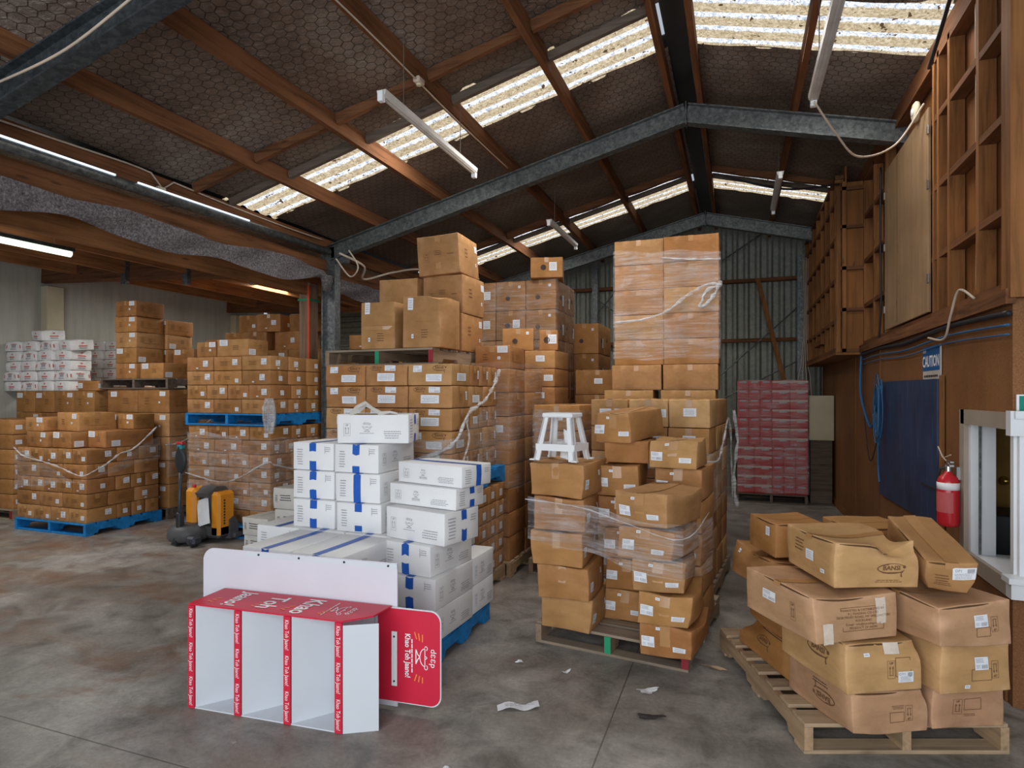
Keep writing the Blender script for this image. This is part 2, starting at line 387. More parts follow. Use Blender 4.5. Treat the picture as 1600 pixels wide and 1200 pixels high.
    def prism(s, poly, a, b, axis=0, mi=0):
        # poly in the two other axes, extruded from a to b along axis
        o = [i for i in range(3) if i != axis]; vs = []
        for t in (a, b):
            for p in poly:
                v = [0, 0, 0]; v[axis] = t; v[o[0]] = p[0]; v[o[1]] = p[1]; vs.append(v)
        n = len(poly); fs = [tuple(range(n)), tuple(reversed(range(n, 2 * n)))] + [(i, i + n, (i + 1) % n + n, (i + 1) % n) for i in range(n)]
        return s.add(vs, fs, mi)
    def grid(s, fn, nu, nv, mi=0):
        vs = [fn(i / nu, j / nv) for j in range(nv + 1) for i in range(nu + 1)]
        fs = [(j * (nu + 1) + i, j * (nu + 1) + i + 1, (j + 1) * (nu + 1) + i + 1, (j + 1) * (nu + 1) + i) for j in range(nv) for i in range(nu)]
        return s.add(vs, fs, mi)
    def mesh(s, name, mats, smooth=False):
        me = bpy.data.meshes.new(name); me.from_pydata(s.v, [], s.f)
        for m in mats: me.materials.append(M[m] if isinstance(m, str) else m)
        if len(mats) > 1: me.polygons.foreach_set('material_index', s.m)
        if smooth: me.polygons.foreach_set('use_smooth', [True] * len(me.polygons))
        me.update(); return me
    def build(s, name, mats, parent=None, smooth=False, fix=False):
        if not isinstance(mats, (list, tuple)): mats = [mats]
        me = s.mesh(name, mats, smooth)
        if fix:
            import bmesh
            b = bmesh.new(); b.from_mesh(me); bmesh.ops.recalc_face_normals(b, faces=b.faces); b.to_mesh(me); b.free()
        o = bpy.data.objects.new(name, me); COL.objects.link(o)
        if parent is not None: o.parent = parent
        return o
def empty(name, loc=(0, 0, 0), rot=(0, 0, 0)):
    o = bpy.data.objects.new(name, None); o.location = loc; o.rotation_euler = rot; o.empty_display_size = .1; COL.objects.link(o); return o
def tag(o, label=None, cat=None, group=None, kind=None):
    if label: o['label'] = label
    if cat: o['category'] = cat
    if group: o['group'] = group
    if kind: o['kind'] = kind
    return o
def kids(o): return [c for c in bpy.data.objects if c.parent is o]
KIDS = {}
def clone(o, loc, rot=(0, 0, 0), label=None, group=None):
    c = o.copy(); COL.objects.link(c); c.location = loc; c.rotation_euler = rot
    if label: c['label'] = label
    if group: c['group'] = group
    if o.name not in KIDS: KIDS[o.name] = [(k, kids(k)) for k in kids(o)]
    for k, g in KIDS[o.name]:
        d = k.copy(); COL.objects.link(d); d.parent = c
        for q in g:
            e = q.copy(); COL.objects.link(e); e.parent = d
    return c
def struct(mb, name, mats, **kw): return tag(mb.build(name, mats, **kw), kind='structure')

# ------------------------------------------------------------------ lettering
_T = {}
def text_geo(s, size, font_bold=False, narrow=1.0):
    k = (s, size, narrow)
    if k in _T: return _T[k]
    cu = bpy.data.curves.new('t', 'FONT'); cu.body = s; cu.size = size; cu.align_x = 'CENTER'; cu.align_y = 'CENTER'
    cu.resolution_u = 2
    if font_bold: cu.offset = size * .022
    o = bpy.data.objects.new('t', cu); COL.objects.link(o)
    bpy.context.view_layer.update()
    me = o.to_mesh(); vs = [(v.co.x * narrow, v.co.y) for v in me.vertices]; fs = [tuple(p.vertices) for p in me.polygons]
    o.to_mesh_clear(); bpy.data.objects.remove(o); bpy.data.curves.remove(cu)
    _T[k] = (vs, fs); return _T[k]
def flat_text(mb, s, size, place, mi=0, bold=False, narrow=1.0, cx=0, cy=0, rot=0):
    vs, fs = text_geo(s, size, bold, narrow); c, n = math.cos(rot), math.sin(rot)
    mb.add([place(cx + x * c - y * n, cy + x * n + y * c) for x, y in vs], fs, mi)
def stroke(mb, pts, w, place, mi=0):
    for (x0, y0), (x1, y1) in zip(pts, pts[1:]):
        d = math.hypot(x1 - x0, y1 - y0) or 1; nx, ny = -(y1 - y0) / d * w / 2, (x1 - x0) / d * w / 2
        mb.add([place(x0 - nx, y0 - ny), place(x1 - nx, y1 - ny), place(x1 + nx, y1 + ny), place(x0 + nx, y0 + ny)], [(0, 1, 2, 3)], mi)
def ellipse(cx, cy, a, b, t0=0, t1=360, n=28): return [(cx + a * math.cos(R(t0 + (t1 - t0) * i / n)), cy + b * math.sin(R(t0 + (t1 - t0) * i / n))) for i in range(n + 1)]
def rect(mb, x0, y0, x1, y1, place, mi=0, n=1):
    b = []
    for i in range(n):
        a, c = x0 + (x1 - x0) * i / n, x0 + (x1 - x0) * (i + 1) / n
        mb.add([place(a, y0), place(c, y0), place(c, y1), place(a, y1)], [(0, 1, 2, 3)], mi)
# ------------------------------------------------------------------ cartons
def deformer(w, d, h, seed, bulge, sag, amp, crush):
    rnd = random.Random(seed); ph = [rnd.uniform(0, 6.28) for _ in range(9)]; fr = [rnd.uniform(1.2, 2.4) for _ in range(9)]
    cb = bulge * rnd.uniform(.6, 1.2)
    def D(x, y, z):
        nx = max(-1, min(1, 2 * x / w)); ny = max(-1, min(1, 2 * y / d)); nz = max(-1, min(1, 2 * z / h - 1))
        kx, ky, kz = 1 - nx * nx, 1 - ny * ny, 1 - nz * nz
        X = x + nx * cb * ky * kz; Y = y + ny * cb * kx * kz; Z = z
        Z -= sag * max(0, (nz + 1) / 2) * kx * ky
        if amp:
            X += amp * math.sin(fr[0] * ny + fr[1] * nz + ph[0]) * (.4 + .6 * abs(nz))
            Y += amp * math.sin(fr[2] * nx + fr[3] * nz + ph[1])
            Z += amp * .8 * (math.sin(fr[4] * nx * 1.5 + fr[5] * ny + ph[2]) - 1) * (nz + 1) / 2
        for (a, b, c, dx, dy, dz, r) in crush:
            q = ((nx - a) ** 2 + (ny - b) ** 2 + (nz - c) ** 2) / (r * r)
            if q < 6:
                e = math.exp(-q); X += dx * e; Y += dy * e; Z += dz * e
        return Vector((X, Y, Z))
    return D
def face_place(face, w, d, h, D, off=.0016):
    def f(u, v):
        z = h / 2 + v
        if face == 'F': p, n = (u, -d / 2, z), (0, -1, 0)
        elif face == 'R': p, n = (w / 2, u, z), (1, 0, 0)
        elif face == 'L': p, n = (-w / 2, -u, z), (-1, 0, 0)
        elif face == 'B': p, n = (-u, d / 2, z), (0, 1, 0)
        else: p, n = (u, v, h), (0, 0, 1)
        q = D(*p); return (q.x + n[0] * off, q.y + n[1] * off, q.z + n[2] * off)
    return f
def body_mesh(w, d, h, D, n, seam, seam_ax, gaps=()):
    mb = MB(); e = .006
    def pos(t, s):
        k = [-1 + 2 * i / n for i in range(n + 1)]; return k
    def axis(s): 
        ee = min(e / (s / 2), .2); return [-1, -1 + ee] + [(-1 + ee) + (2 - 2 * ee) * i / n for i in range(1, n)] + [1 - ee, 1]
    ax, ay, az = axis(w), axis(d), axis(h); idx = {}
    def vid(a, b, c):
        k = (round(a, 5), round(b, 5), round(c, 5))
        if k not in idx:
            x, y, z = a * w / 2, b * d / 2, (c + 1) * h / 2
            o = [abs(a) > .9999, abs(b) > .9999, abs(c) > .9999]
            r = .002
            if sum(o) >= 2:
                if o[0]: x -= math.copysign(r, a)
                if o[1]: y -= math.copysign(r, b)
                if o[2]: z -= math.copysign(r * (.7), c)
            idx[k] = len(mb.v); mb.v.append(tuple(D(x, y, z)))
        return idx[k]
    def patch(A, B, f, flip):
        for i in range(len(A) - 1):
            for j in range(len(B) - 1):
                q = [f(A[i], B[j]), f(A[i + 1], B[j]), f(A[i + 1], B[j + 1]), f(A[i], B[j + 1])]
                mb.f.append(tuple(reversed(q)) if flip else tuple(q)); mb.m.append(0)
    for s in (-1, 1):
        patch(ax, az, lambda a, c: vid(a, s, c), s > 0)
        patch(ay, az, lambda b, c: vid(s, b, c), s < 0)
        patch(ax, ay, lambda a, b: vid(a, b, s), s < 0)
    if seam:   # the dark gap where the top flaps meet, and flap edges
        P = face_place('T', w, d, h, D, .0012); t = .0035
        if seam_ax == 0: rect(mb, -w / 2 + .004, -t / 2, w / 2 - .004, t / 2, P, 1, 6)
        else:
            for i in range(6):
                a, b = -d / 2 + .004 + (d - .008) * i / 6, -d / 2 + .004 + (d - .008) * (i + 1) / 6
                mb.add([P(-t / 2, a), P(t / 2, a), P(t / 2, b), P(-t / 2, b)], [(0, 1, 2, 3)], 1)
    for f, u0, u1 in gaps:    # sprung flap edge: a dark slit just under the top
        P = face_place(f, w, d, h, D, .0015); k = 8; vs = []
        for i in range(k + 1):
            t = i / k; u = u0 + (u1 - u0) * t; e = .0065 * math.sin(math.pi * t) ** .6 + .0008
            vs += [P(u, h / 2 - .005 - e), P(u, h / 2 - .004)]
        mb.add(vs, [(2 * i, 2 * i + 2, 2 * i + 3, 2 * i + 1) for i in range(k)], 1)
    return mb
def arrows(mb, P, u, v, w, h, mi=0, up=1, t=.003):
    stroke(mb, [(u - w / 2, v - h / 2), (u + w / 2, v - h / 2), (u + w / 2, v + h / 2), (u - w / 2, v + h / 2), (u - w / 2, v - h / 2)], t * .6, P, mi)
    for sx in (-1, 1):
        x = u + sx * w * .2; y0, y1 = v - up * h * .32, v + up * h * .18
        stroke(mb, [(x, y0), (x, y1)], t, P, mi)
        mb.add([P(x - w * .11, y1 - up * h * .12), P(x + w * .11, y1 - up * h * .12), P(x, y1 + up * h * .05)], [(0, 1, 2) if up > 0 else (2, 1, 0)], mi)
    stroke(mb, [(u - w * .3, v - up * h * .32), (u + w * .3, v - up * h * .32)], t, P, mi)
    flat_text(mb, 'UP', h * .2, P, mi, True, cx=u, cy=v + up * h * .36, rot=0 if up > 0 else math.pi)
def bars(mb, P, u, v, w, h, rows, mi, rnd, fill=.55):
    for r in range(rows):
        y = v + h / 2 - (r + .5) * h / rows; t = h / rows * fill; x = u - w / 2 * rnd.uniform(.75, 1); xe = u + w / 2 * rnd.uniform(.7, 1)
        while x < xe:
            l = rnd.uniform(.05, .16) * w; rect(mb, x, y - t / 2, min(x + l, xe), y + t / 2, P, mi); x += l + .025 * w
def bansi(mb, P, u, v, s, mi=0, rot=0):
    c, n = math.cos(rot), math.sin(rot); Q = lambda x, y: P(u + (x * c - y * n) * s, v + (x * n + y * c) * s)
    stroke(mb, ellipse(0, 0, .5, .19, 20, 340), .022, Q, mi); stroke(mb, ellipse(-.02, 0, .49, .16, 100, 250), .03, Q, mi)
    flat_text(mb, 'BANSI', .235, Q, mi, True, 1.02, cy=.015)
    stroke(mb, [(-.33, -.13), (-.3, -.16), (.4, -.15), (.42, -.12)], .035, Q, mi)
    mb.add([Q(.47 + .06 * math.cos(k * .785), .05 + .06 * math.sin(k * .785)) for k in range(8)], [tuple(range(8))], mi)
    stroke(mb, [(.36, -.15), (.37, -.28)], .03, Q, mi); stroke(mb, [(.36, -.24), (.39, -.33)], .045, Q, mi)
def deep_logo(mb, P, u, v, s, mi=0, frozen=False, rot=0):
    c, n = math.cos(rot), math.sin(rot); Q = lambda x, y: P(u + (x * c - y * n) * s, v + (x * n + y * c) * s)
    flat_text(mb, 'd\u03b5\u03b5p', .36, Q, mi, False, 1.05, cy=.47)
    stroke(mb, ellipse(0, .1, .36, .22, 180, 360, 14), .035, Q, mi); stroke(mb, [(-.36, .1), (.36, .1)], .03, Q, mi)
    stroke(mb, ellipse(.4, .15, .09, .07, -120, 170, 8), .03, Q, mi); stroke(mb, ellipse(-.38, .15, .08, .06, 10, 250, 8), .03, Q, mi)
    stroke(mb, [(-.08, .1), (0, .2), (.08, .1)], .03, Q, mi)
    stroke(mb, [(0, -.12), (-.1, -.22), (-.3, -.3), (.3, -.3), (.1, -.22), (0, -.12)], .04, Q, mi)
    if frozen: flat_text(mb, 'KEEP FROZEN', .22, Q, mi, True, 1.0, cy=-.52)
    for k in range(7): rect(mb, -.7 + k * .2, -.72 if frozen else -.5, -.53 + k * .2, -.67 if frozen else -.45, Q, mi)
def label_mb(P, u, v, w, h, rnd, style=0):
    mb = MB()
    rect(mb, u - w / 2, v - h / 2, u + w / 2, v + h / 2, P, 0, 3)
    P2 = lambda a, b: tuple(Vector(P(a, b)) + (Vector(P(a, b)) - Vector(P(a, b))))
    return mb
ORD = 'zeroth first second third fourth fifth sixth seventh eighth ninth tenth eleventh twelfth thirteenth fourteenth'.split()
def make_carton(size, mat, seed=0, bulge=.006, sag=.004, amp=.002, crush=(), decals=(), tape=None, n=3, name='cardboard_box', seam=True, seam_ax=0, loc=(0, 0, 0), rot=(0, 0, 0), label=None, cat='box', group=None, gaps=()):
    w, d, h = size; rnd = random.Random(seed + 77); D = deformer(w, d, h, seed, bulge, sag, amp, crush)
    root = empty(name, loc, rot); tag(root, label, cat, group)
    if isinstance(mat, str): mat = M[mat]
    body_mesh(w, d, h, D, n, seam, seam_ax, gaps).build('carton_body', [mat, 'dark_seam'], root, smooth=True)
    if tape:
        tm, tw, drop = tape; mb = MB(); P = face_place('T', w, d, h, D, .0022)
        if seam_ax == 0:
            rect(mb, -w / 2, -tw / 2, w / 2, tw / 2, P, 0, 6)
            for f in 'RL':
                Q = face_place(f, w, d, h, D, .0024); rect(mb, -tw / 2, h / 2 - drop, tw / 2, h / 2, Q, 0)
        else:
            for i in range(6):
                a, b = -d / 2 + d * i / 6, -d / 2 + d * (i + 1) / 6
                mb.add([P(-tw / 2, a), P(tw / 2, a), P(tw / 2, b), P(-tw / 2, b)], [(0, 1, 2, 3)])
            for f in 'FB':
                Q = face_place(f, w, d, h, D, .0024); rect(mb, -tw / 2, h / 2 - drop, tw / 2, h / 2, Q, 0)
        mb.build('packing_tape', tm, root)
    ink = {}
    for dc in decals:
        k, f, u, v, a, b = dc[:6]; ex = dc[6:] ; P = face_place(f, w, d, h, D, .0026); P2 = face_place(f, w, d, h, D, .0036)
        if k == 'label':
            mb = MB()
            for j in range(2):
                y0, y1 = v - b / 2 + b * j / 2, v - b / 2 + b * (j + 1) / 2; rect(mb, u - a / 2, y0, u + a / 2, y1, P, 0, 2)
            st = ex[0] if ex else 0
            if st == 0:   # barcode sheet
                bars(mb, P2, u - a * .12, v + b * .24, a * .66, b * .36, 3, 1, rnd, .4)
                x = u - a * .02
                while x < u + a * .43: rect(mb, x, v - b * .4, x + a * .018, v - b * .1, P2, 1); x += a * rnd.uniform(.03, .055)
                bars(mb, P2, u - a * .27, v - b * .24, a * .34, b * .3, 3, 1, rnd, .35)
            elif st == 1: bars(mb, P2, u, v, a * .84, b * .74, 4, 1, rnd, .32)
            elif st == 2: bars(mb, P2, u, v, a * .8, b * .7, 3, 1, rnd, .4)
            else:         # big heading
                flat_text(mb, st, b * .3, P2, 1, True, cx=u - a * .24, cy=v + b * .27); rect(mb, u + a * .12, v + b * .08, u + a * .42, v + b * .4, P2, 2)
                bars(mb, P2, u, v - b * .18, a * .86, b * .5, 4, 2, rnd, .35)
            mb.build('shipping_label', ['paper', 'ink_grey' if st != 0 else 'ink_grey', 'ink_grey'], root)
        elif k == 'small':
            mb = MB(); rect(mb, u - a / 2, v - b / 2, u + a / 2, v + b / 2, P, 0); rect(mb, u - a * .3, v - b * .12, u + a * .3, v + b * .12, P2, 1)
            mb.build('small_sticker', ['paper', 'ink_grey'], root)
        elif k == 'strip':
            mb = MB(); nn = 4; jag = rnd.uniform(-.008, .008)
            if a < b:
                vs = []; 
                for j in range(nn + 1):
                    y = v - b / 2 + b * j / nn; o = jag if j in (0, nn) else 0
                    vs += [P(u - a / 2, y + o), P(u, y - o * .8), P(u + a / 2, y + o * .5)]
                mb.add(vs, [(3 * j + i, 3 * j + i + 1, 3 * j + i + 4, 3 * j + i + 3) for j in range(nn) for i in range(2)])
            else: rect(mb, u - a / 2, v - b / 2, u + a / 2, v + b / 2, P, 0, 6)
            mb.build('tape_strip', ex[0] if ex else 'tape', root)
        elif k == 'patch':
            mb = MB(); rect(mb, u - a / 2, v - b / 2, u + a / 2, v + b / 2, P, 0, 3); mb.build('printed_panel', ex[0], root)
        else:
            im = ex[0] if ex and ex[0] in M else 'ink_soft'
            mb = ink.setdefault(im, MB())
            if k == 'arrows': arrows(mb, P, u, v, a, b, 0, ex[1] if len(ex) > 1 else 1, max(.0022, a * .06))
            elif k == 'lines': bars(mb, P, u, v, a, b, ex[1] if len(ex) > 1 else 3, 0, rnd, .35)
            elif k == 'frame': stroke(mb, [(u - a / 2, v - b / 2), (u + a / 2, v - b / 2), (u + a / 2, v + b / 2), (u - a / 2, v + b / 2), (u - a / 2, v - b / 2)], .0022, P)
            elif k == 'text': flat_text(mb, ex[1], b, P, 0, False, cx=u, cy=v, rot=ex[2] if len(ex) > 2 else 0)
            elif k == 'bansi': bansi(mb, P, u, v, a, 0, b)
            elif k == 'deep': deep_logo(mb, P, u, v, a, 0, bool(b), ex[1] if len(ex) > 1 else 0)
            elif k == 'disc': mb.add([P(u + a / 2 * math.cos(t * .785), v + a / 2 * math.sin(t * .785)) for t in range(8)], [tuple(range(8))], 0)
    for im, mb in ink.items(): mb.build('box_print', im, root)
    return root
def at_corner(corner, x, y, z, size, yaw):
    w, d, h = size; sx = {'L': 1, 'R': -1}[corner[1]]; sy = {'F': 1, 'B': -1}[corner[0]]
    v = Matrix.Rotation(R(yaw), 3, 'Z') @ Vector((sx * w / 2, sy * d / 2, 0)); return (x + v.x, y + v.y, z)

# repeated cartons are built once per size and print, then copied
PROTO = {}
def prints(style, w, d, h, v):
    """stickers and printing of one make of carton"""
    if style == 'snack':
        if v % 4 == 0: return [('label', 'F', w * .22, h * .02, .075, .07), ('small', 'F', -w * .1, -h * .3, .03, .015), ('label', 'R', d * .05, -h * .05, .06, .055, 1)]
        if v % 4 == 1: return [('label', 'F', w * .3, -h * .12, .055, .05, 1), ('arrows', 'F', -w * .28, 0, .04, .07), ('lines', 'F', 0, h * .05, w * .2, h * .3), ('label', 'R', d * .2, h * .12, .08, .07)]
        if v % 4 == 2: return [('lines', 'F', -w * .1, 0, w * .3, h * .35), ('label', 'F', w * .28, h * .1, .075, .07), ('label', 'R', -d * .1, 0, .07, .065), ('small', 'R', -d * .05, -h * .36, .03, .015)]
        return [('arrows', 'F', -w * .3, 0, .04, .07), ('lines', 'F', 0, 0, w * .24, h * .3), ('label', 'F', w * .34, -h * .2, .05, .045, 1), ('lines', 'R', 0, 0, d * .3, h * .3)]
    if style == 'large':
        if v % 2: return [('label', 'F', w * .3, h * .32, .10, .06, 1), ('small', 'F', w * .2, -h * .05, .03, .025), ('lines', 'F', -w * .2, 0, w * .16, h * .35), ('arrows', 'R', -d * .3, h * .05, .05, .08), ('lines', 'R', -d * .02, h * .02, d * .14, h * .25), ('lines', 'R', 0, -h * .2, d * .7, h * .06, 'ink_soft', 1)]
        return [('label', 'F', -w * .28, h * .3, .12, .07, 1), ('lines', 'F', w * .12, 0, w * .2, h * .3), ('label', 'R', -d * .3, -h * .25, .11, .07, 1), ('lines', 'R', d * .1, h * .1, d * .16, h * .3), ('arrows', 'R', d * .32, h * .05, .05, .08)]
    if style == 'sticker':   # two address labels on the end
        return [('label', 'F', -w * .27, -h * .05, .085, .06), ('label', 'F', w * .25, -h * .06, .085, .045, 1), ('strip', 'F', 0, h * .25, .05, h * .48, 'tape'), ('small', 'R', d * .3, 0, .04, .03)] if v % 2 == 0 else \
               [('label', 'F', -w * .25, -h * .12, .085, .065), ('small', 'F', 0, h * .3, .03, .018), ('label', 'F', w * .28, -h * .2, .08, .04, 1), ('strip', 'F', .01, h * .25, .05, h * .48, 'tape')]
    if style == 'bag_label': # the central stack: big pasted label and printed oval
        return [('label', 'F', 0, -h * .1, w * .42, h * .38, 1), ('label', 'F', w * .1, h * .33, w * .26, h * .26), ('bansi', 'F', -w * .25, h * .33, w * .26, 0), ('arrows', 'R', 0, 0, .05, .085, 'ink_soft'), ('label', 'R', d * .36, .01, .03, .07, 2)] if v % 2 == 0 else \
               [('label', 'F', w * .1, -h * .15, w * .36, h * .34, 1), ('label', 'F', -w * .28, h * .28, w * .2, h * .3), ('bansi', 'F', w * .22, h * .3, w * .3, 0), ('label', 'R', 0, -h * .1, d * .5, h * .36, 1)]
    if style == 'low': return [('label', 'F', -w * .1, -h * .1, w * .4, h * .4, 1), ('label', 'R', d * .02, -h * .05, d * .36, h * .42, 1)]
    if style == 'blacksq':
        return [('disc', 'F', -w * .1, -h * .08, .06, 0, 'ink'), ('small', 'F', w * .3, h * .3, .03, .03), ('label', 'R', d * .22, -h * .12, .07, .13, 1), ('disc', 'R', 0, -h * .05, .07, 0, 'ink')] if v % 2 == 0 else \
               [('label', 'F', w * .2, h * .05, .09, .1, 1), ('disc', 'F', -w * .1, 0, .07, 0, 'ink'), ('disc', 'R', -d * .2, 0, .06, 0, 'ink')]
    if style == 'edge': return [('label', 'F', -w * .36, h * .02, .09, .07, 1), ('label', 'R', -d * .3, 0, .08, .06, 1)]
    if style == 'one': return [('label', 'F', w * .02, h * .05, .10, .065, 1)] if v % 2 == 0 else [('label', 'F', -w * .1, 0, .10, .065, 1), ('label', 'F', w * .3, 0, .10, .065, 1)]
    if style == 'side_strip': return [('label', 'F', 0, 0, .14, .08, 1)]
    return []
def proto(size, mat, style, v, **kw):
    k = (tuple(round(x, 3) for x in size), mat, style, v)
    if k not in PROTO:
        sd = abs(hash((k[0][0] * 1000 // 1, k[0][1] * 1000 // 1, v))) % 9999 if 0 else int(k[0][0] * 1000 + k[0][1] * 77 + v * 13)
        w, d, h = size
        PROTO[k] = [make_carton(size, mat, sd, kw.get('bulge', .0025), kw.get('sag', .004), kw.get('amp', .0018), (), prints(style, w, d, h, v), kw.get('tape', ('tape', .05, .06)), 3, name=kw.get('name', 'cardboard_box'), seam_ax=0 if w > d else 1), False]
    return PROTO[k]
# cartons wholly hidden inside the stacks are left out
DROP = set('''brown carton, top layer, inner first behind front row, stack on nearest blue pallet
brown carton, top layer, inner second behind front row, stack on nearest blue pallet
brown carton, first layer up, front face second from corner, white labelled column by low stack
brown carton, first layer up, side face second from corner, white labelled column by low stack
brown carton, second layer up, front face second from corner, white labelled column by low stack
brown carton, second layer up, side face second from corner, white labelled column by low stack
brown carton, third layer up, front face second from corner, white labelled column by low stack
brown carton, third layer up, side face second from corner, white labelled column by low stack
brown carton, fourth layer up, front face second from corner, white labelled column by low stack
brown carton, fourth layer up, side face second from corner, white labelled column by low stack
brown carton, fifth layer up, front face second from corner, white labelled column by low stack
brown carton, fifth layer up, side face second from corner, white labelled column by low stack
brown carton, top layer, side face second from corner, white labelled column by low stack
brown carton, fourth layer up, side face second from corner, row below the white sacks
brown carton, top layer, side face second from corner, row below the white sacks
brown carton, first layer up, front face second from corner, tall stack behind the jack
brown carton, first layer up, side face second from corner, tall stack behind the jack
brown carton, second layer up, front face second from corner, tall stack behind the jack
brown carton, second layer up, side face second from corner, tall stack behind the jack
brown carton, third layer up, front face second from corner, tall stack behind the jack
brown carton, third layer up, side face second from corner, tall stack behind the jack
brown carton, top layer, inner first behind front row, tall stack behind the jack
white red-printed sack, second tier, fourth from the west wall, rear pile
white red-printed sack, third tier, fourth from the west wall, rear pile
white red-printed sack, fourth tier, fourth from the west wall, rear pile
white red-printed sack, fifth tier, fourth from the west wall, rear pile
brown carton, first layer up, front face fourth from corner, wrapped stack by the pallet jack
brown carton, first layer up, side face third from corner, wrapped stack by the pallet jack
brown carton, second layer up, front face third from corner, wrapped stack by the pallet jack
brown carton, second layer up, side face third from corner, wrapped stack by the pallet jack
brown carton, second layer up, side face fourth from corner, wrapped stack by the pallet jack
brown carton, top layer, inner first behind front row, stack on upper blue pallet
brown carton, top layer, inner second behind front row, stack on upper blue pallet
brown carton, top layer, inner third behind front row, stack on upper blue pallet
brown carton, top layer, inner fourth behind front row, stack on upper blue pallet
brown carton, top layer, front face third from corner, rear stack behind timber post
brown carton, top layer, front face fourth from corner, rear stack behind timber post
second sagging carton next to the steel column on the rear stack
brown carton, first layer up, front face second from corner, lower central stack
brown carton, first layer up, side face second from corner, lower central stack
brown carton, second layer up, front face second from corner, lower central stack
brown carton, third layer up, front face second from corner, lower central stack
brown carton, fourth layer up, front face second from corner, lower central stack
brown carton, top layer, front face second from corner, lower central stack
brown carton, first layer up, front face second from corner, upper central stack
brown carton, first layer up, front face third from corner, upper central stack
brown carton, second layer up, front face second from corner, upper central stack
brown carton, top layer, inner second behind front row, upper central stack
brown carton, first layer up, front face second from corner, wrapped column behind the stool
brown carton, second layer up, front face second from corner, wrapped column behind the stool
brown carton, third layer up, front face second from corner, wrapped column behind the stool
brown carton, fourth layer up, front face second from corner, wrapped column behind the stool
brown carton, fifth layer up, front face second from corner, wrapped column behind the stool
brown carton, sixth layer up, front face second from corner, wrapped column behind the stool
brown carton, seventh layer up, front face second from corner, wrapped column behind the stool
brown carton, seventh layer up, front face second from corner, double labelled rear rows
brown carton, eighth layer up, front face second from corner, double labelled rear rows
brown carton, ninth layer up, front face second from corner, double labelled rear rows
brown carton, fifth layer up, front face second from corner, dark wrapped block
brown carton, fifth layer up, front face third from corner, dark wrapped block
brown carton, fourth layer up, front face second from corner, rear column past wrapped block
brown carton, fourth layer up, side face second from corner, rear column past wrapped block
brown carton, fifth layer up, front face second from corner, rear column past wrapped block
brown carton, top layer, front face second from corner, rear column past wrapped block
brown carton, first layer up, front face second from corner, twin labelled stack before tower
brown carton, second layer up, front face second from corner, twin labelled stack before tower
brown carton, third layer up, front face second from corner, twin labelled stack before tower
brown carton, fourth layer up, front face third from corner, twin labelled stack before tower
lowest white carton hidden below the taller columns, aisle side
second tier white carton hidden below the taller columns, aisle side
lowest hidden carton at the rear of the pile by the office
second hidden carton at the rear of the pile by the office
third hidden carton at the rear of the pile by the office'''.split('\n'))
def put(size, mat, style, v, loc, yaw, label, group, **kw):
    if label in DROP: return None
    p = proto(size, mat, style, v, **kw)
    if not p[1]:
        p[1] = True; o = p[0]; o.location = loc; o.rotation_euler = (0, 0, R(yaw)); tag(o, label, 'box', group); return o
    return clone(p[0], loc, (0, 0, R(yaw)), label, group)
class Frame:
    """a stack's own axes: origin at its near corner, x to the front's other end is negative"""
    def __init__(s, x, y, yaw=0): s.x, s.y, s.yaw = x, y, yaw; s.m = Matrix.Rotation(R(yaw), 3, 'Z')
    def p(s, a, b, z=0): v = s.m @ Vector((a, b, 0)); return (s.x + v.x, s.y + v.y, z)
def stack(desc, x, y, yaw, W, Dp, z0, layers, style, mats, colour='brown', jit=.003, noun='carton', top_fill=True, gap=.009, seed=1, base=0, **kw):
    """layers: list of (height, number along the front, depth of the front row, number along the side, width of the side row)"""
    fr = Frame(x, y, yaw); rnd = random.Random(seed); z = z0; grp = f'{noun}s of the {desc}'; nl = len(layers)
    for li, (h, nf, df, ns, ws) in enumerate(layers):
        if base and li < base:
            z += h
            if li == base - 1: make_carton((W - .01, Dp - .01, z - z0 - .003), 'card_d', 5, .003, .001, .001, (), (), None, 3, 'bulk_box', False, loc=fr.p(-W / 2, Dp / 2, z0), rot=(0, 0, R(yaw)), label=f'very large plain carton at the bottom of the {desc}', group=None)
            continue
        lay = ORD[li + 1] + ' layer up' if li < nl - 1 or nl == 1 else 'top layer'
        def one(a0, a1, b0, b1, where):
            m = mats[rnd.randrange(len(mats))]; v = rnd.randrange(4 if style == 'snack' else 2)
            j = lambda: rnd.uniform(-jit, jit)
            put((round(a1 - a0 - gap, 3), round(b1 - b0 - gap, 3), h - .004), m, style, v, fr.p((a0 + a1) / 2 + j(), (b0 + b1) / 2 + j(), z), yaw + rnd.uniform(-.35, .35), f'{colour} {noun}, {lay}, {where}, {desc}', grp, **kw)
        for i in range(nf):
            one(-W * (i + 1) / nf, -W * i / nf, 0, df, f'front face {ORD[i + 1]} from corner')
        for i in range(ns):
            one(-ws, 0, df + (Dp - df) * i / ns, df + (Dp - df) * (i + 1) / ns, f'side face {ORD[i + 2]} from corner')
        if li == nl - 1 and top_fill and ws < W - .1 and ns:
            nx = max(1, round((W - ws) / .4)); ny = max(1, round((Dp - df) / .4)); q = 0
            for i in range(nx):
                for j2 in range(ny):
                    q += 1; one(-ws - (W - ws) * (i + 1) / nx, -ws - (W - ws) * i / nx, df + (Dp - df) * j2 / ny, df + (Dp - df) * (j2 + 1) / ny, f'inner {ORD[q]} behind front row')
        z += h
    return z
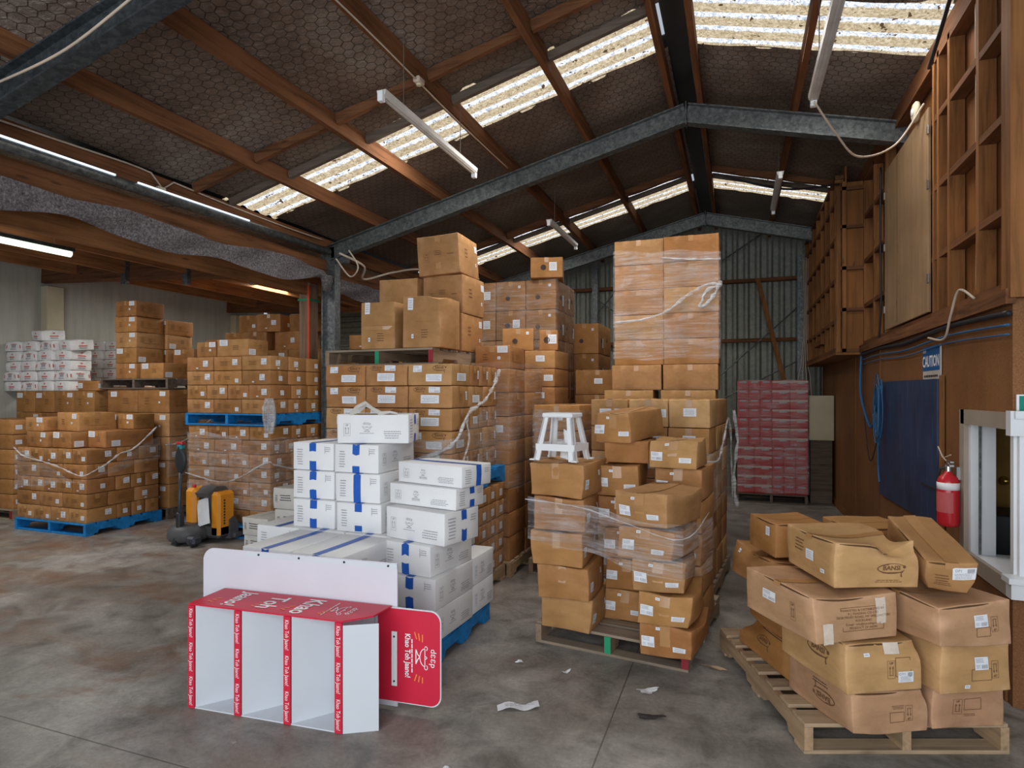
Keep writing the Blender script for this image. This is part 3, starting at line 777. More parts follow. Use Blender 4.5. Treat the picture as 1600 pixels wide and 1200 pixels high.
# ------------------------------------------------------------------ pallets
PAL = {}
def pallet(style, x, y, z, yaw, label, w=1.0, d=1.2, group='pallets under the stacks'):
    """x, y is the front corner nearest the origin side (front right); stringers run front to back"""
    key = (style, w, d)
    fr = Frame(x, y, yaw); loc = fr.p(-w / 2, d / 2, z); fr_r = random.Random(3)
    if key in PAL: return clone(PAL[key], loc, (0, 0, R(yaw)), label, group)
    mx, my = {'pine': ('pallet_w', 'pallet_wy'), 'old': ('pallet_g', 'pallet_gy'), 'dark': ('pallet_d', 'pallet_d'), 'blue': ('blue_wood', 'blue_wood')}[style]
    root = empty('wooden_pallet' if style != 'blue' else 'blue_pallet'); tag(root, label, 'pallet', group); rnd = random.Random(len(PAL))
    H = .14; t = .018; n = 7
    for i in range(n):
        bw = .1 if 0 < i < n - 1 else .125; yc = -d / 2 + bw / 2 + (d - bw) * i / (n - 1) if n > 1 else 0
        MB().bbox(-w / 2 + rnd.uniform(0, .008), w / 2 - rnd.uniform(0, .008), yc - bw / 2, yc + bw / 2, H - t, H, .002).build('deck_board', mx, root)
    for i in range(3):
        xc = -w / 2 + .022 + (w - .044) * i / 2
        pr = [(-d / 2, t), (-d * .36, t), (-d * .34, t + .035), (-d * .12, t + .035), (-d * .10, t), (d * .10, t), (d * .12, t + .035), (d * .34, t + .035), (d * .36, t), (d / 2, t), (d / 2, H - t), (-d / 2, H - t)]
        mb = MB(); mb.prism(pr, xc - .02, xc + .02, 0, 0)
        if style == 'old':
            c = ['dark_red', 'green_paint', 'dark_red'][i]; mb.box(xc - .021, xc + .021, -d / 2 - .0015, -d / 2 + .004, t, H - t, 1); mb.build('stringer', [my, c if i else my], root, fix=True)
        else: mb.build('stringer', my, root, fix=True)
    for yc, bw in ((-d / 2 + .05, .1), (0, .1), (d / 2 - .05, .1)):
        MB().bbox(-w / 2, w / 2, yc - bw / 2, yc + bw / 2, 0, t, .002).build('base_board', mx, root)
    root.location = loc; root.rotation_euler = (0, 0, R(yaw)); PAL[key] = root; return root
# ------------------------------------------------------------------ stretch film
def film(path, zlo, zhi, label, mat='film', off=.018, seed=0, nv=7, seg=.05, ripple=.008, name='stretch_wrap'):
    """a sheet of film hung round the outside of a stack along a plan path; zlo and zhi are functions of the run 0 to 1"""
    pts = [Vector((*p, 0)) for p in path]; cum = [0]
    for a, b in zip(pts, pts[1:]): cum.append(cum[-1] + (b - a).length)
    T = cum[-1]; cen = sum(pts, Vector()) / len(pts); rnd = random.Random(seed); ph = [rnd.uniform(0, 6) for _ in range(6)]
    nu = max(8, int(T / seg))
    zl = zlo if callable(zlo) else (lambda t: zlo); zh = zhi if callable(zhi) else (lambda t: zhi)
    us = sorted(set([i / nu for i in range(nu + 1)] + [c / T for c in cum]))
    def P(t, v):
        s = t * T; i = 0
        while i < len(cum) - 2 and s > cum[i + 1]: i += 1
        a, b = pts[i], pts[i + 1]; q = (s - cum[i]) / max(1e-6, cum[i + 1] - cum[i]); p = a.lerp(b, q); d = (b - a).normalized(); nrm = Vector((d.y, -d.x, 0))
        e = min(q, 1 - q) * (cum[i + 1] - cum[i]); oo = off
        if e < .04:   # round the corner
            j = i - 1 if q < .5 else i + 1
            if 0 <= j < len(pts) - 1:
                d2 = (pts[j + 1] - pts[j]).normalized(); n2 = Vector((d2.y, -d2.x, 0)); nrm = (nrm * (1 + e / .04) + n2 * (1 - e / .04)).normalized(); oo = off * (1.15 if e > .001 else 1.25)
        z0, z1 = zl(t), zh(t); z = z0 + (z1 - z0) * v
        z += ripple * 1.5 * math.sin(11 * t * T + ph[0]) * (v if v > .5 else 1 - v) 
        oo += ripple * .5 * math.sin(17 * z + 5 * t + ph[1]) + ripple * .3 * math.sin(40 * z + 9 * t * T + ph[2])
        return (p.x + nrm.x * max(.006, oo), p.y + nrm.y * max(.006, oo), z)
    mb = MB(); m = len(us)
    vs = [P(u, v / nv) for v in range(nv + 1) for u in us]; fs = [(j * m + i, j * m + i + 1, (j + 1) * m + i + 1, (j + 1) * m + i) for j in range(nv) for i in range(m - 1)]
    mb.add(vs, fs); o = mb.build(name, mat, smooth=True); return tag(o, label, 'plastic wrap', 'stretch film round the stacks')
def rope_film(pts, r, label, seed=0, n=7, seg=6, name='twisted_film'):
    rnd = random.Random(seed); P = [Vector(p) for p in pts]; out = []
    out = [Vector(q) for q in curve(pts, seg)]; rad = [r * rnd.uniform(.45, 1.4) for _ in out]; out = [p + Vector((rnd.uniform(-1, 1), rnd.uniform(-1, 1), rnd.uniform(-1, 1))) * r * .3 for p in out]
    mb = MB(); mb.tube(out, r, n, radii=rad); o = mb.build(name, 'film_bunch', smooth=True); return tag(o, label, 'plastic wrap', 'twisted film ends')

def curve(pts, seg=8):
    P = [Vector(p) for p in pts]; P = [P[0]] + P + [P[-1]]; out = []
    for i in range(1, len(P) - 2):
        for k in range(seg):
            t = k / seg; a, b, c, d_ = P[i - 1:i + 3]
            out.append(.5 * ((2 * b) + (c - a) * t + (2 * a - 5 * b + 4 * c - d_) * t * t + (3 * b - a - 3 * c + d_) * t ** 3))
    out.append(P[-2]); return out
# ================================================================== THE BUILDING
RX, RZ, SL = -.49, 4.75, .25             # ridge position, roof underside height, slope
def roofz(X, top=RZ): return top - SL * abs(X - RX)
LW, RW, BW, EAVE = -10.4, 1.36, 11.5, -4.9
mb = MB(); mb.box(-11, 4.5, -2.5, 12, -.12, 0); struct(mb, 'floor', 'floor')

# --- main roof lining in strips between the skylights
strips = [(-2.5, .95), (1.60, 4.93), (5.60, 8.93), (9.60, BW)]
for i, (a, b) in enumerate(strips):
    for side, (x0, x1) in enumerate(((EAVE, RX - .09), (RX + .09, 3.9))):
        mb = MB()
        def f(u, v, x0=x0, x1=x1, a=a, b=b):
            X = x0 + (x1 - x0) * u; Y = a + (b - a) * v
            sag = .035 * math.sin(math.pi * ((X - RX) / .88 % 1)) * (.6 + .4 * math.sin(Y * 2.3 + X)) * min(1, 4 * v * (1 - v) * 3) + .008 * math.sin(X * 9 + Y * 5)
            return (X, Y, roofz(X) - sag * .8)
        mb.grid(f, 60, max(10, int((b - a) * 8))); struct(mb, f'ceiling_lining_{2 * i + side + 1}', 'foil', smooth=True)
        mb = MB(); mb.box(x0, x1, a, b, 0, .01)   # opaque iron above the lining
        mb.v = [(x, y, z + roofz(x) + .12) for x, y, z in mb.v]; struct(mb, f'roof_sheet_{2 * i + side + 1}', 'galv_dark')
for i, (a, b) in enumerate(((.95, 1.60), (4.93, 5.60), (8.93, 9.60))):
    for side, (x0, x1) in enumerate(((EAVE - .05, RX - .13), (RX + .13, 3.9))):
        mb = MB()
        def f(u, v, x0=x0, x1=x1, a=a - .05, b=b + .05):
            Y = a + (b - a) * v; ph = ((Y / .19) % 1); k = min(1, max(0, (.5 - abs(ph - .25 if ph < .75 else ph - 1.25)) * 6 - 1.4))
            return (x0 + (x1 - x0) * u, Y, roofz(x0 + (x1 - x0) * u) + .004 + .022 * k)
        mb.grid(f, 2, 48); struct(mb, f'skylight_window_{2 * i + side + 1}', 'skylight', smooth=False)
        for Y in (a - .02, b + .02):
            if Y < 1 and side == 0: pass
    mb = MB()
mb = MB(); mb.box(RX - .1, RX + .1, -2.5, BW, RZ + .02, RZ + .05); struct(mb, 'ridge_roof_gap_shade', 'dark_plastic')  # black sheet; darkness of the ridge gap put into its colour

# --- purlins
for k, X in enumerate((-4.14, -3.26, -2.38, -1.5, -.63)):
    mb = MB(); mb.box(X - .025, X + .025, -2.5, BW, roofz(X) - .15, roofz(X) - .005); tag(mb.build('roof_purlin', 'beam_y'), kind='structure')
for k, X in enumerate((-.35, .52, 1.4, 2.3)):
    mb = MB(); mb.box(X - .025, X + .025, -2.5, BW, roofz(X) - .15, roofz(X) - .005); tag(mb.build('roof_purlin', 'beam_y'), kind='structure')
# blocking beside each skylight
xs = [EAVE + .02, -4.14, -3.26, -2.38, -1.5, -.63]
for Y, m_, dd in ((4.45, 'beam_x', .09), (4.9, 'pallet_d', .07), (8.62, 'beam_x', .09), (8.92, 'pallet_d', .06)):
    for a, b in zip(xs, xs[1:]):
        mb = MB(); mb.beam((a + .025, Y, roofz(a) - .05), (b - .025, Y, roofz(b) - .05), .045, dd); tag(mb.build('roof_blocking', m_), kind='structure')
    for a, b in zip((-.35, .52), (.52, 1.4)):
        if Y < 8: continue
        mb = MB(); mb.beam((a + .025, Y, roofz(a) - .05), (b - .025, Y, roofz(b) - .05), .045, dd); tag(mb.build('roof_blocking', m_), kind='structure')

# --- steel portal frames
def ibeam(mb, a, b, depth, wid, t=.012, up=(0, 0, 1)):
    A, B = Vector(a), Vector(b); d = (B - A).normalized(); r = d.cross(Vector(up)).normalized(); u = r.cross(d).normalized()
    for s in (-1, 1): mb.beam(A + u * s * (depth / 2 - t / 2), B + u * s * (depth / 2 - t / 2), wid, t, 0, u)
    mb.beam(A, B, t * .8, depth - 2 * t, 0, u)
for k, Y in enumerate((2.52, 6.5, 10.5)):
    H = 4.60
    for side in (-1, 1):
        xe = -4.82 if side < 0 else 3.8
        if side > 0: xe = 3.84
        mb = MB(); ze = H - SL * abs(xe - RX); dep = .2
        cxx = math.cos(math.atan(SL)); ibeam(mb, (RX, Y, H - dep / 2), (xe, Y, ze - dep / 2), dep * cxx, .11)
        ibeam(mb, (xe, Y, 0), (xe, Y, ze - .02), .2, .11, up=(1, 0, 0))
        if side < 0:
            mb.box(xe - .11, xe - .10, Y - .06, Y + .06, ze - .35, ze + .04); mb.box(xe + .1, xe + .28, Y - .005, Y + .005, ze - .24, ze - .1)
        else: mb.box(RX - .006, RX + .006, Y - .058, Y + .058, H - .22, H + .01)
        mb.box(xe - .13, xe + .13, Y - .1, Y + .1, 0, .02)
        tag(mb.build('portal_frame_column', 'galv' if k else 'galv_dark', fix=True), kind='structure')

# --- rear wall: vertical cladding, girts and posts
def clad(mb, a0, a1, z0, z1f, Y, pitch=.19, rib=.03, axis='v'):
    n = int(abs(a1 - a0) / pitch * 5); s = -1
    for i in range(n):
        x0, x1 = a0 + (a1 - a0) * i / n, a0 + (a1 - a0) * (i + 1) / n
        off = lambda j: -rib if j % 5 in (1, 2) else 0
        y0, y1 = Y + off(i), Y + off(i + 1)
        mb.add([(x0, y0, z0), (x1, y1, z0), (x1, y1, z1f(x1)), (x0, y0, z1f(x0))], [(0, 1, 2, 3)])
mb = MB(); clad(mb, -4.85, 3.9, 0, lambda x: roofz(x) + .1, BW + .12); struct(mb, 'wall_rear', 'cladding')
mb = MB()
n = 130
for i in range(n):
    z0, z1 = 3.75 * i / n, 3.75 * (i + 1) / n; o = lambda j: .03 * math.sin(2 * math.pi * j * 3.75 / n / .12)
    mb.add([(LW, BW + .1 + o(i), z0), (-4.85, BW + .1 + o(i), z0), (-4.85, BW + .1 + o(i + 1), z1), (LW, BW + .1 + o(i + 1), z1)], [(0, 1, 2, 3)])
struct(mb, 'wall_rear_lean_to', 'cladding', smooth=True)
for z in (1.0, 2.58, 3.62):
    mb = MB(); mb.box(-4.7, 1.0, BW - .05, BW + .05, z - .03, z + .03); tag(mb.build('wall_girt', 'beam_x'), kind='structure')
for x, top in ((-2.5, 4.0), (1.0, 3.98)):
    mb = MB(); ibeam(mb, (x, BW - .12, 0), (x, BW - .12, top), .12, .1, up=(0, 1, 0)); tag(mb.build('wall_post_column', 'galv', fix=True), kind='structure')
o = MB().beam((.33, BW - .13, 3.62), (.93, BW - .13, 1.1), .05, .07).build('diagonal_brace', 'beam_z'); tag(o, kind='structure')
for a, b in (((-1.9, BW - .14, 3.8), (-2.5, BW - .14, 3.1)), ((-.35, BW - .14, 1.9), (.95, BW - .14, 3.1)), ((-.35, BW - .14, 1.5), (.95, BW - .14, 2.2)), ((-.3, BW - .1, 3.95), (.4, BW - .1, 4.4)), ((-2.45, BW - .14, 3.4), (-1.8, BW - .14, 2.9))):
    tag(MB().tube([a, b], .012, 6).build('wall_brace_rod', 'galv'), kind='structure')

# --- left lean-to: white wall, pilasters, joists, roof
mb = MB(); mb.box(LW - .1, LW, -2.5, BW, 0, 3.78); struct(mb, 'wall_left', 'fibre')
for Y in (2.65, 6.72, 10.6):
    mb = MB(); mb.bbox(LW, LW + .16, Y - .13, Y + .13, 0, 3.36, .008); tag(mb.build('wall_pilaster', 'cream'), kind='structure')
def lz(X): return 3.46 + (-X - 4.9) * .062     # lean-to roof underside
for i, (a, b, m_) in enumerate(((-2.5, 3.15, 'foil'), (3.15, 4.55, 'skylight'), (4.55, BW, 'foil'))):
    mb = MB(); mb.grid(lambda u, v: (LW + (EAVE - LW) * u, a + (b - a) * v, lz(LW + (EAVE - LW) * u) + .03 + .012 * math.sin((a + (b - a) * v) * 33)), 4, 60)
    if m_ == 'skylight':
        mb = MB(); mb.grid(lambda u, v: (-7.9 + 1.35 * u, a + (b - a) * v, lz(-7.9 + 1.35 * u) + .03 + .012 * math.sin((a + (b - a) * v) * 33)), 2, 20); struct(mb, 'lean_to_window', 'skylight')
        mb = MB()
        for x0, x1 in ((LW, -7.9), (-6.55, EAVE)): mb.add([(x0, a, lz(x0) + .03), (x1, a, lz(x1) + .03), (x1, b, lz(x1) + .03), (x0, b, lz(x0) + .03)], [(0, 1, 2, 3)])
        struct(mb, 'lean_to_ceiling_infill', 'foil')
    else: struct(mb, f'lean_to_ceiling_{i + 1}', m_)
    mb = MB(); mb.box(LW, EAVE, a, b, 3.95, 3.97); struct(mb, f'lean_to_roof_{i + 1}', 'galv_dark')
for X in (-6.1, -7.3, -8.5, -9.6):
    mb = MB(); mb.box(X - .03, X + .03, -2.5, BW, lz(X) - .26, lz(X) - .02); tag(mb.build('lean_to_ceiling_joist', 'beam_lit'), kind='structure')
for Y in (2.52, 6.62, 10.4):
    mb = MB(); mb.beam((LW + .02, Y, lz(LW) - .26), (-5.2, Y, lz(-5.2) - .16), .06, .27); tag(mb.build('lean_to_cross_beam', 'beam_x'), kind='structure')
for X in (-6.1, -7.3, -8.5): 
    mb = MB(); mb.box(X - .05, X + .05, 6.53, 6.59, lz(X) - .42, lz(X) - .05); tag(mb.build('joist_hanger_trim', 'galv'), kind='structure')
# valley beams between hall and lean-to
mb = MB(); mb.box(EAVE - .03, EAVE + .03, -2.5, BW, 3.41, 3.60); tag(mb.build('valley_upper_beam', 'beam_y'), kind='structure')
mb = MB(); mb.box(EAVE - .04, EAVE + .02, -2.5, BW, 3.10, 3.34); tag(mb.build('valley_lower_beam', 'beam_y'), kind='structure')
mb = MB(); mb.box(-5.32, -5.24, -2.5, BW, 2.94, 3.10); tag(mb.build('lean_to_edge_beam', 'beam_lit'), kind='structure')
mb = MB(); mb.bbox(-5.38, -5.21, 6.58, 6.76, 0, 3.1, .012); post = mb.build('timber_post_column', 'post_z'); tag(post, kind='structure')
mb = MB(); mb.box(-5.235, -5.205, 6.565, 6.585, 1.6, 3.05); mb.build('painted_edge', plain('orange_red_stripe', (.6, .08, .03), .5), post)
mb = MB(); mb.box(-5.39, -5.20, 6.57, 6.77, 2.86, 2.885); mb.build('green_strap', 'green_paint', post)
# long steel tube; glowing strips paint the reflected light onto it
t = MB().tube([(-4.74, -1.0, 3.33), (-4.74, 6.35, 3.40)], .045, 14).build('conduit_tube', 'galv', smooth=True)
r0 = empty('steel_conduit', (-4.74, 2.6, 3.36)); tag(r0, 'long grey steel tube running along the valley beam above the lean-to', 'steel tube')
t.parent = r0; t.matrix_parent_inverse = Matrix.Translation((4.74, -2.6, -3.36))
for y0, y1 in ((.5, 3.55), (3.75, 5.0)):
    s_ = MB().tube([(.032, y0 - 2.6, 3.345 + (y0 + 1) * .0095 - 3.36 + .025), (.032, y1 - 2.6, 3.345 + (y1 + 1) * .0095 - 3.36 + .025)], .0085, 6).build('reflection_glow', 'reflection_strip', r0)
# felt blanket hanging on the beam
rnd = random.Random(5); 
def felt(u, v):
    Y = -.5 + 9.0 * u
    top = 3.20 + .05 * math.sin(Y * 1.1 + .5) + .03 * math.sin(Y * 3.7) - .03 * max(0, Y - 4.5)
    bot = 2.92 + .06 * math.sin(Y * 1.55 + 2.2) + .035 * math.sin(Y * 4.1 + 1) + .08 * max(0, Y - 4.3) - .02 * max(0, 3.2 - Y)
    if Y > 6.3: top, bot = 3.12, 2.92 + .02 * math.sin(Y * 4)
    z = top + (bot - top) * v
    return (-4.80 + .05 * math.sin(3 * v + Y * 2) * v + .02 * math.sin(Y * 9 + 4 * v) + .03 * (1 - v), Y, z)
mb = MB(); mb.grid(felt, 150, 8); tag(mb.build('felt_blanket', 'felt', smooth=True), 'grey speckled felt blanket draped along the timber valley beam', 'blanket')
# cream cable over the valley beam with its junction box
pts = []
for i in range(34):
    Y = 2.6 + i * .115; pts.append((-4.84, Y, 3.60 - .05 * abs(math.sin((Y - 3.8) * .9)) - (.10 if 4.0 < Y < 4.18 else 0)))
tag(MB().tube(pts, .008, 6).build('power_cable', 'cable_w', smooth=True), 'cream cable draped over the timber beam beside the eave', 'cable')
jb = empty('junction_box', (-4.85, 4.08, 3.46)); tag(jb, 'small cream junction box screwed to the valley beam', 'junction box')
MB().bbox(-.015, .03, -.04, .04, -.04, .04, .008).build('box_body', 'cable_w', jb); MB().bbox(.03, .036, -.03, .03, -.03, .03, .002).build('cover', 'cream', jb)

# --- right side office: wall line X = 1.36
mb = MB()
for (y0, y1, z0, z1) in ((4.62, 11.6, 0, 2.2), (3.94, 4.62, 1.53, 2.2), (3.94, 4.62, 0, .62)): mb.box(RW, RW + .06, y0, y1, z0, z1)
struct(mb, 'wall_right', 'particle')
mb = MB()
for (x0, x1, z0, z1) in ((RW + .06, 3.9, 1.53, 2.2), (RW + .06, 3.9, 0, .62)): mb.box(x0, x1, 3.94, 4.0, z0, z1)
struct(mb, 'wall_front_of_office', 'particle_l')
mb = MB(); mb.box(RW - .012, RW, 4.0, 11.5, 0, .09); struct(mb, 'baseboard_right', 'particle')
for Y in (5.16, 7.12, 8.5):
    mb = MB(); mb.box(RW - .006, RW, Y - .012, Y + .012, .09, 2.15); struct(mb, f'trim_{int(Y * 10)}', 'beam_z')
# stud wall above it, with ply behind
mb = MB()
def studwall(y0, y1, X, studs, nogs, zb, name, backx=.10):
    ztop = roofz(X) - .16
    for Y in studs:
        mb = MB(); mb.box(X, X + .09, Y - .022, Y + .022, zb + .05, ztop); tag(mb.build('wall_stud', 'beam_z'), kind='structure')
    for z in nogs:
        if z < ztop - .1:
            mb = MB(); mb.box(X + .002, X + .088, y0, y1, z - .022, z + .022); tag(mb.build('wall_nogging', 'beam_y'), kind='structure')
    mb = MB(); mb.box(X, X + .09, y0, y1, zb, zb + .05); mb.box(X, X + .09, y0, y1, ztop - .045, ztop); tag(mb.build('wall_plate', 'beam_y'), kind='structure')
    mb = MB(); mb.box(X + backx, X + backx + .02, y0, y1, zb, ztop + .1); struct(mb, name, 'ply')
studwall(3.94, 8.05, RW, [3.98, 4.45, 4.99, 5.23, 5.34, 6.9, 7.46, 8.0], [2.65, 3.16, 3.67, 4.05], 2.2, 'wall_upper_right')
studwall(8.05, BW, 1.075, [8.1, 8.5, 8.95, 9.4, 9.9, 10.4, 10.9, 11.4], [2.5, 2.98, 3.46, 3.9], 2.13, 'wall_upper_far')
mb = MB(); mb.box(1.165, RW + .1, 8.03, 8.05, 2.13, 4.1); struct(mb, 'wall_return', 'ply')
for z in (2.15, 2.62, 3.1, 3.58, 4.02):
    mb = MB(); mb.box(1.12, RW + .02, 7.985, 8.03, z - .02, z + .02); tag(mb.build('wall_nogging', 'beam_x'), kind='structure')
for x in (1.10, 1.16): 
    mb = MB(); mb.box(x - .022, x + .022, 7.985, 8.03, 2.13, 4.1); tag(mb.build('wall_stud', 'beam_z'), kind='structure')
mb = MB(); mb.box(1.075, RW, 8.0, BW, 2.10, 2.13); struct(mb, 'ceiling_under_overhang', 'ply')
mb = MB(); mb.box(1.15, RW + .05, 9.0, 9.75, 2.30, 2.36); mb.v = [(x - .12, y, z) for x, y, z in mb.v]; tag(mb.build('wall_shelf_board', 'beam_y'), kind='structure')
# pale ply hatch high in the stud wall
h = empty('ply_hatch', (RW - .01, 6.1, 2.26)); tag(h, 'tall pale plywood panel closing the upper stud wall bay', 'hatch')
MB().bbox(-.012, .008, -.72, .72, 0, 1.53, .003).build('ply_sheet', 'ply_l', h); MB().box(-.0135, -.012, .22, .226, .02, 1.51).build('panel_joint', 'dark_seam', h)
for y, zz in ((-.73, .25), (-.73, .95), (-.73, 1.36), (.73, .2), (.73, .8), (.73, 1.3)): MB().bbox(-.02, -.01, y - .018, y + .018, zz - .035, zz + .035, .002).build('hinge', 'steel', h)
mb = MB(); mb.box(RW - .03, RW + .09, 3.88, 4.0, 2.15, 4.3); tag(mb.build('corner_wall_post', 'beam_z'), kind='structure')
mb = MB(); mb.box(RW + .06, 3.9, 3.9, 4.0, 2.15, 4.2); struct(mb, 'wall_above_office', 'particle_l')
mb = MB(); mb.box(RW - .045, RW - .0, 3.9, 8.0, 2.12, 2.2); tag(mb.build('ledger_trim', 'beam_y'), kind='structure')
# window at the office corner
win = MB(); win.box(RW - .025, RW + .0, 3.9, 4.66, 1.46, 1.55); win.box(RW - .025, RW, 4.60, 4.68, .60, 1.55); win.box(RW - .025, RW, 3.9, 4.66, .58, .67)
struct(win, 'window_1', 'taupe_paint')
win = MB(); win.box(RW + .015, RW + .42, 3.9, 3.93, .70, 1.47); win.box(RW - .03, RW + .6, 3.88, 3.94, 1.43, 1.56); win.box(RW - .015, RW + .6, 3.86, 3.94, 1.52, 1.56)
win.box(RW - .03, RW + .6, 3.87, 3.94, .585, .69); win.box(RW - .05, RW + .6, 3.84, 3.94, .67, .70); win.box(RW, RW + .03, 3.93, 3.97, .66, 1.47)
struct(win, 'window_2', 'white_paint')
mb = MB(); mb.box(RW + .0, RW + .13, 4.56, 4.60, .62, 1.5); struct(mb, 'window_jamb_1', 'white_paint')
mb = MB(); mb.box(RW, 2.6, 3.97, 4.6, .60, .655); struct(mb, 'window_sill', 'white_paint')
mb = MB(); mb.box(RW + .06, 3.9, 5.9, 5.95, 0, 2.2); struct(mb, 'wall_office_inner', 'particle')
mb = MB(); mb.box(3.85, 3.9, 3.94, 6, 0, 2.2); struct(mb, 'wall_office_far', 'particle')
mb = MB(); mb.box(RW + .06, 3.9, 3.96, 6, 2.14, 2.2); struct(mb, 'ceiling_office', 'particle')
d = MB(); d.bbox(1.86, 2.7, 5.84, 5.9, 0, 2.0, .004); d = struct(d, 'door_1', 'door_wood')
tag(MB().lathe([(.012, 0), (.03, .015), (.034, .035), (.02, .055), (.005, .06)], 16, mx=Matrix.Translation((1.955, 5.84, .97)) @ Matrix.Rotation(R(90), 4, 'X')).build('door_knob', 'brass', d, smooth=True))
mb = MB(); mb.box(RW + .04, RW + .05, 4.54, 4.56, .66, 1.46); struct(mb, 'window_strip_rail', 'galv')
dk = MB(); dk.bbox(1.62, 2.6, 5.2, 5.6, 0, .80, .01); tag(dk.build('office_dark_box', 'dark_plastic'), 'black low cabinet box filling the dark inside the office beyond the window', 'desk')  # dark box put in for the dark area low in the office
# far pale cabinet and back corner
cb = empty('pale_cabinet', (1.18, 10.4, 0)); tag(cb, 'pale cream cabinet on a dark base behind the red carton pallet', 'cabinet')
MB().bbox(-.17, .17, -.2, .2, .95, 1.62, .006).build('cabinet_body', 'cream', cb); MB().bbox(-.15, .15, -.18, .18, 0, .95, .006).build('cabinet_base', 'pallet_d', cb); MB().bbox(-.16, .16, -.206, -.2, .97, 1.6, .003).build('cabinet_door', 'cream', cb)

# blue hatch panel, sign, exit sign
bp = empty('hatch_cover', (RW - .02, 6.03, 0)); tag(bp, 'scuffed dark blue painted board hung on the brown particle board wall', 'panel')
MB().prism([(-.93, .70), (.97, .66), (.97, 1.765), (-.93, 1.755)], -.018, .006, 0).build('painted_sheet', 'hatch_blue', bp, fix=True)
MB().box(-.022, -.018, -.92, -.55, .955, .975).build('latch_slot', 'dark_plastic', bp)
MB().bbox(-.01, .015, -.99, -.945, .6, 1.78, .004).build('frame_edge', 'beam_z', bp)
def onwall(X, Y0): return lambda a, b: (X, Y0 - a, b)     # seen from the hall: +a towards the camera side (-Y)
sg = empty('caution_sign', (RW - .006, 5.32, 1.70)); tag(sg, 'blue and white CAUTION sign on the wall above the blue board', 'sign')
P = onwall(0, 0)
MB().box(-.012, 0, -.21, .21, -.30, .30).build('sign_plate', plain('sign_cream', (.50, .47, .42), .5), sg)
P = lambda a, b: (-.0135, -a, b)
mb = MB(); rect(mb, -.21, .12, .21, .30, P); rect(mb, -.12, -.02, .06, .02, P); mb.build('sign_band', 'blue_sign', sg)
mb = MB(); P2 = lambda a, b: (-.0150, -a, b); flat_text(mb, 'CAUTION', .115, P2, 0, True, .80, cy=.185)
for k in range(3): stroke(mb, [(-.19 + k * .03, .255), (-.175 + k * .03, .285)], .012, P2)
mb.build('sign_lettering', 'white_print', sg)
mb = MB(); bars(mb, P2, 0, .065, .34, .06, 2, 0, random.Random(2), .5)
for k in range(3): stroke(mb, [(.09 + k * .035, -.02), (.11 + k * .035, .02)], .012, P2)
mb.build('sign_small_print', 'ink', sg)
ex = empty('exit_sign', (RW + .19, 3.93, 1.55 + .045)); tag(ex, 'green EXIT sign with white letters above the office window', 'sign')
MB().box(-.18, .18, -.012, 0, -.045, .05).build('sign_plate', 'white_print', ex)
mb = MB(); P = lambda a, b: (a, -.0135, b); rect(mb, -.170, -.038, .172, .043, P); mb.build('sign_face', 'green_sign', ex)
mb = MB(); P = lambda a, b: (a, -.015, b); flat_text(mb, 'EXIT', .088, P, 0, True, 1.35, cy=.0); mb.build('sign_lettering', 'white_print', ex)

# fire extinguisher
fe = empty('fire_extinguisher', (RW - .085, 4.68, .80)); tag(fe, 'red fire extinguisher with white band hung beside the white window', 'fire extinguisher')
MB().lathe([(.052, 0), (.06, .012), (.062, .03), (.062, .28), (.05, .315), (.024, .335), (.02, .35)], 24).build('cylinder', 'red_gloss', fe, smooth=True)
mb = MB(); mb.lathe([(.0628, .235), (.0628, .28)], 24); mb.build('white_band', 'white_print', fe, smooth=True)
mb = MB(); n = 10
mb.grid(lambda u, v: (.0632 * math.cos(R(170 + 110 * u)), .0632 * math.sin(R(170 + 110 * u)), .09 + .13 * v), 10, 3); mb.build('instruction_label', plain('faded_red_label', (.6, .12, .12), .5), fe, smooth=True)
mb = MB(); mb.lathe([(.018, .345), (.018, .385), (.012, .39)], 12); mb.box(-.012, .012, -.07, .03, .385, .398); mb.box(-.01, .01, -.075, .02, .41, .42); mb.build('valve_handle', 'steel', fe)
MB().tube([(-.0, .02, .375), (-.03, .055, .36), (-.045, .06, .28), (-.05, .055, .12), (-.045, .045, .05)], .009, 8).build('hose', 'dark_plastic', fe, smooth=True)
mb = MB(); mb.box(.04, .085, -.02, .02, .30, .38); mb.build('wall_bracket', 'steel', fe)
MB().tube([(0, -.02, .40), (-.02, .05, .44), (-.03, .10, .50), (-.01, .06, .43), (0, -.05, .46)], .004, 5).build('tag_string', 'cable_w', fe)

# blue cables looped on the wall
def cable(pts, r, m, label, name='cable', group=None, cat='cable'):
    o = MB().tube(curve(pts), r, 6).build(name, m, smooth=True); return tag(o, label, cat, group)
X = RW - .03
cable([(X, 7.95, 2.12), (X - .02, 7.9, 1.7), (X - .02, 7.6, 1.42), (X - .02, 7.3, 1.30), (X - .03, 7.05, 1.45), (X - .04, 6.85, 1.72)], .014, 'cable_b', 'thick blue cable sagging along the brown wall to the coil', 'hanging_blue_cable')
coil = MB(); rnd = random.Random(3)
for k in range(6):
    cx_, cz = 6.72 + rnd.uniform(-.05, .05), 1.50 + rnd.uniform(-.05, .05); a_, b_ = .10 + rnd.uniform(-.04, .05), .26 + rnd.uniform(-.06, .08)
    coil.tube([(X - .05 - .006 * k, cx_ + a_ * math.cos(t * math.pi / 10), cz + b_ * math.sin(t * math.pi / 10)) for t in range(21)], .005, 5)
tag(coil.build('coiled_blue_cable', 'cable_b', smooth=True), 'hanging coil of thin blue cables over the dark blue board', 'cable')
cable([(X - .05, 6.78, 1.7), (X - .06, 6.75, 1.3), (X - .05, 6.8, .95), (X - .05, 6.74, .80)], .009, 'cable_b', 'loose blue cable end dangling below the coil', 'hanging_blue_cable')
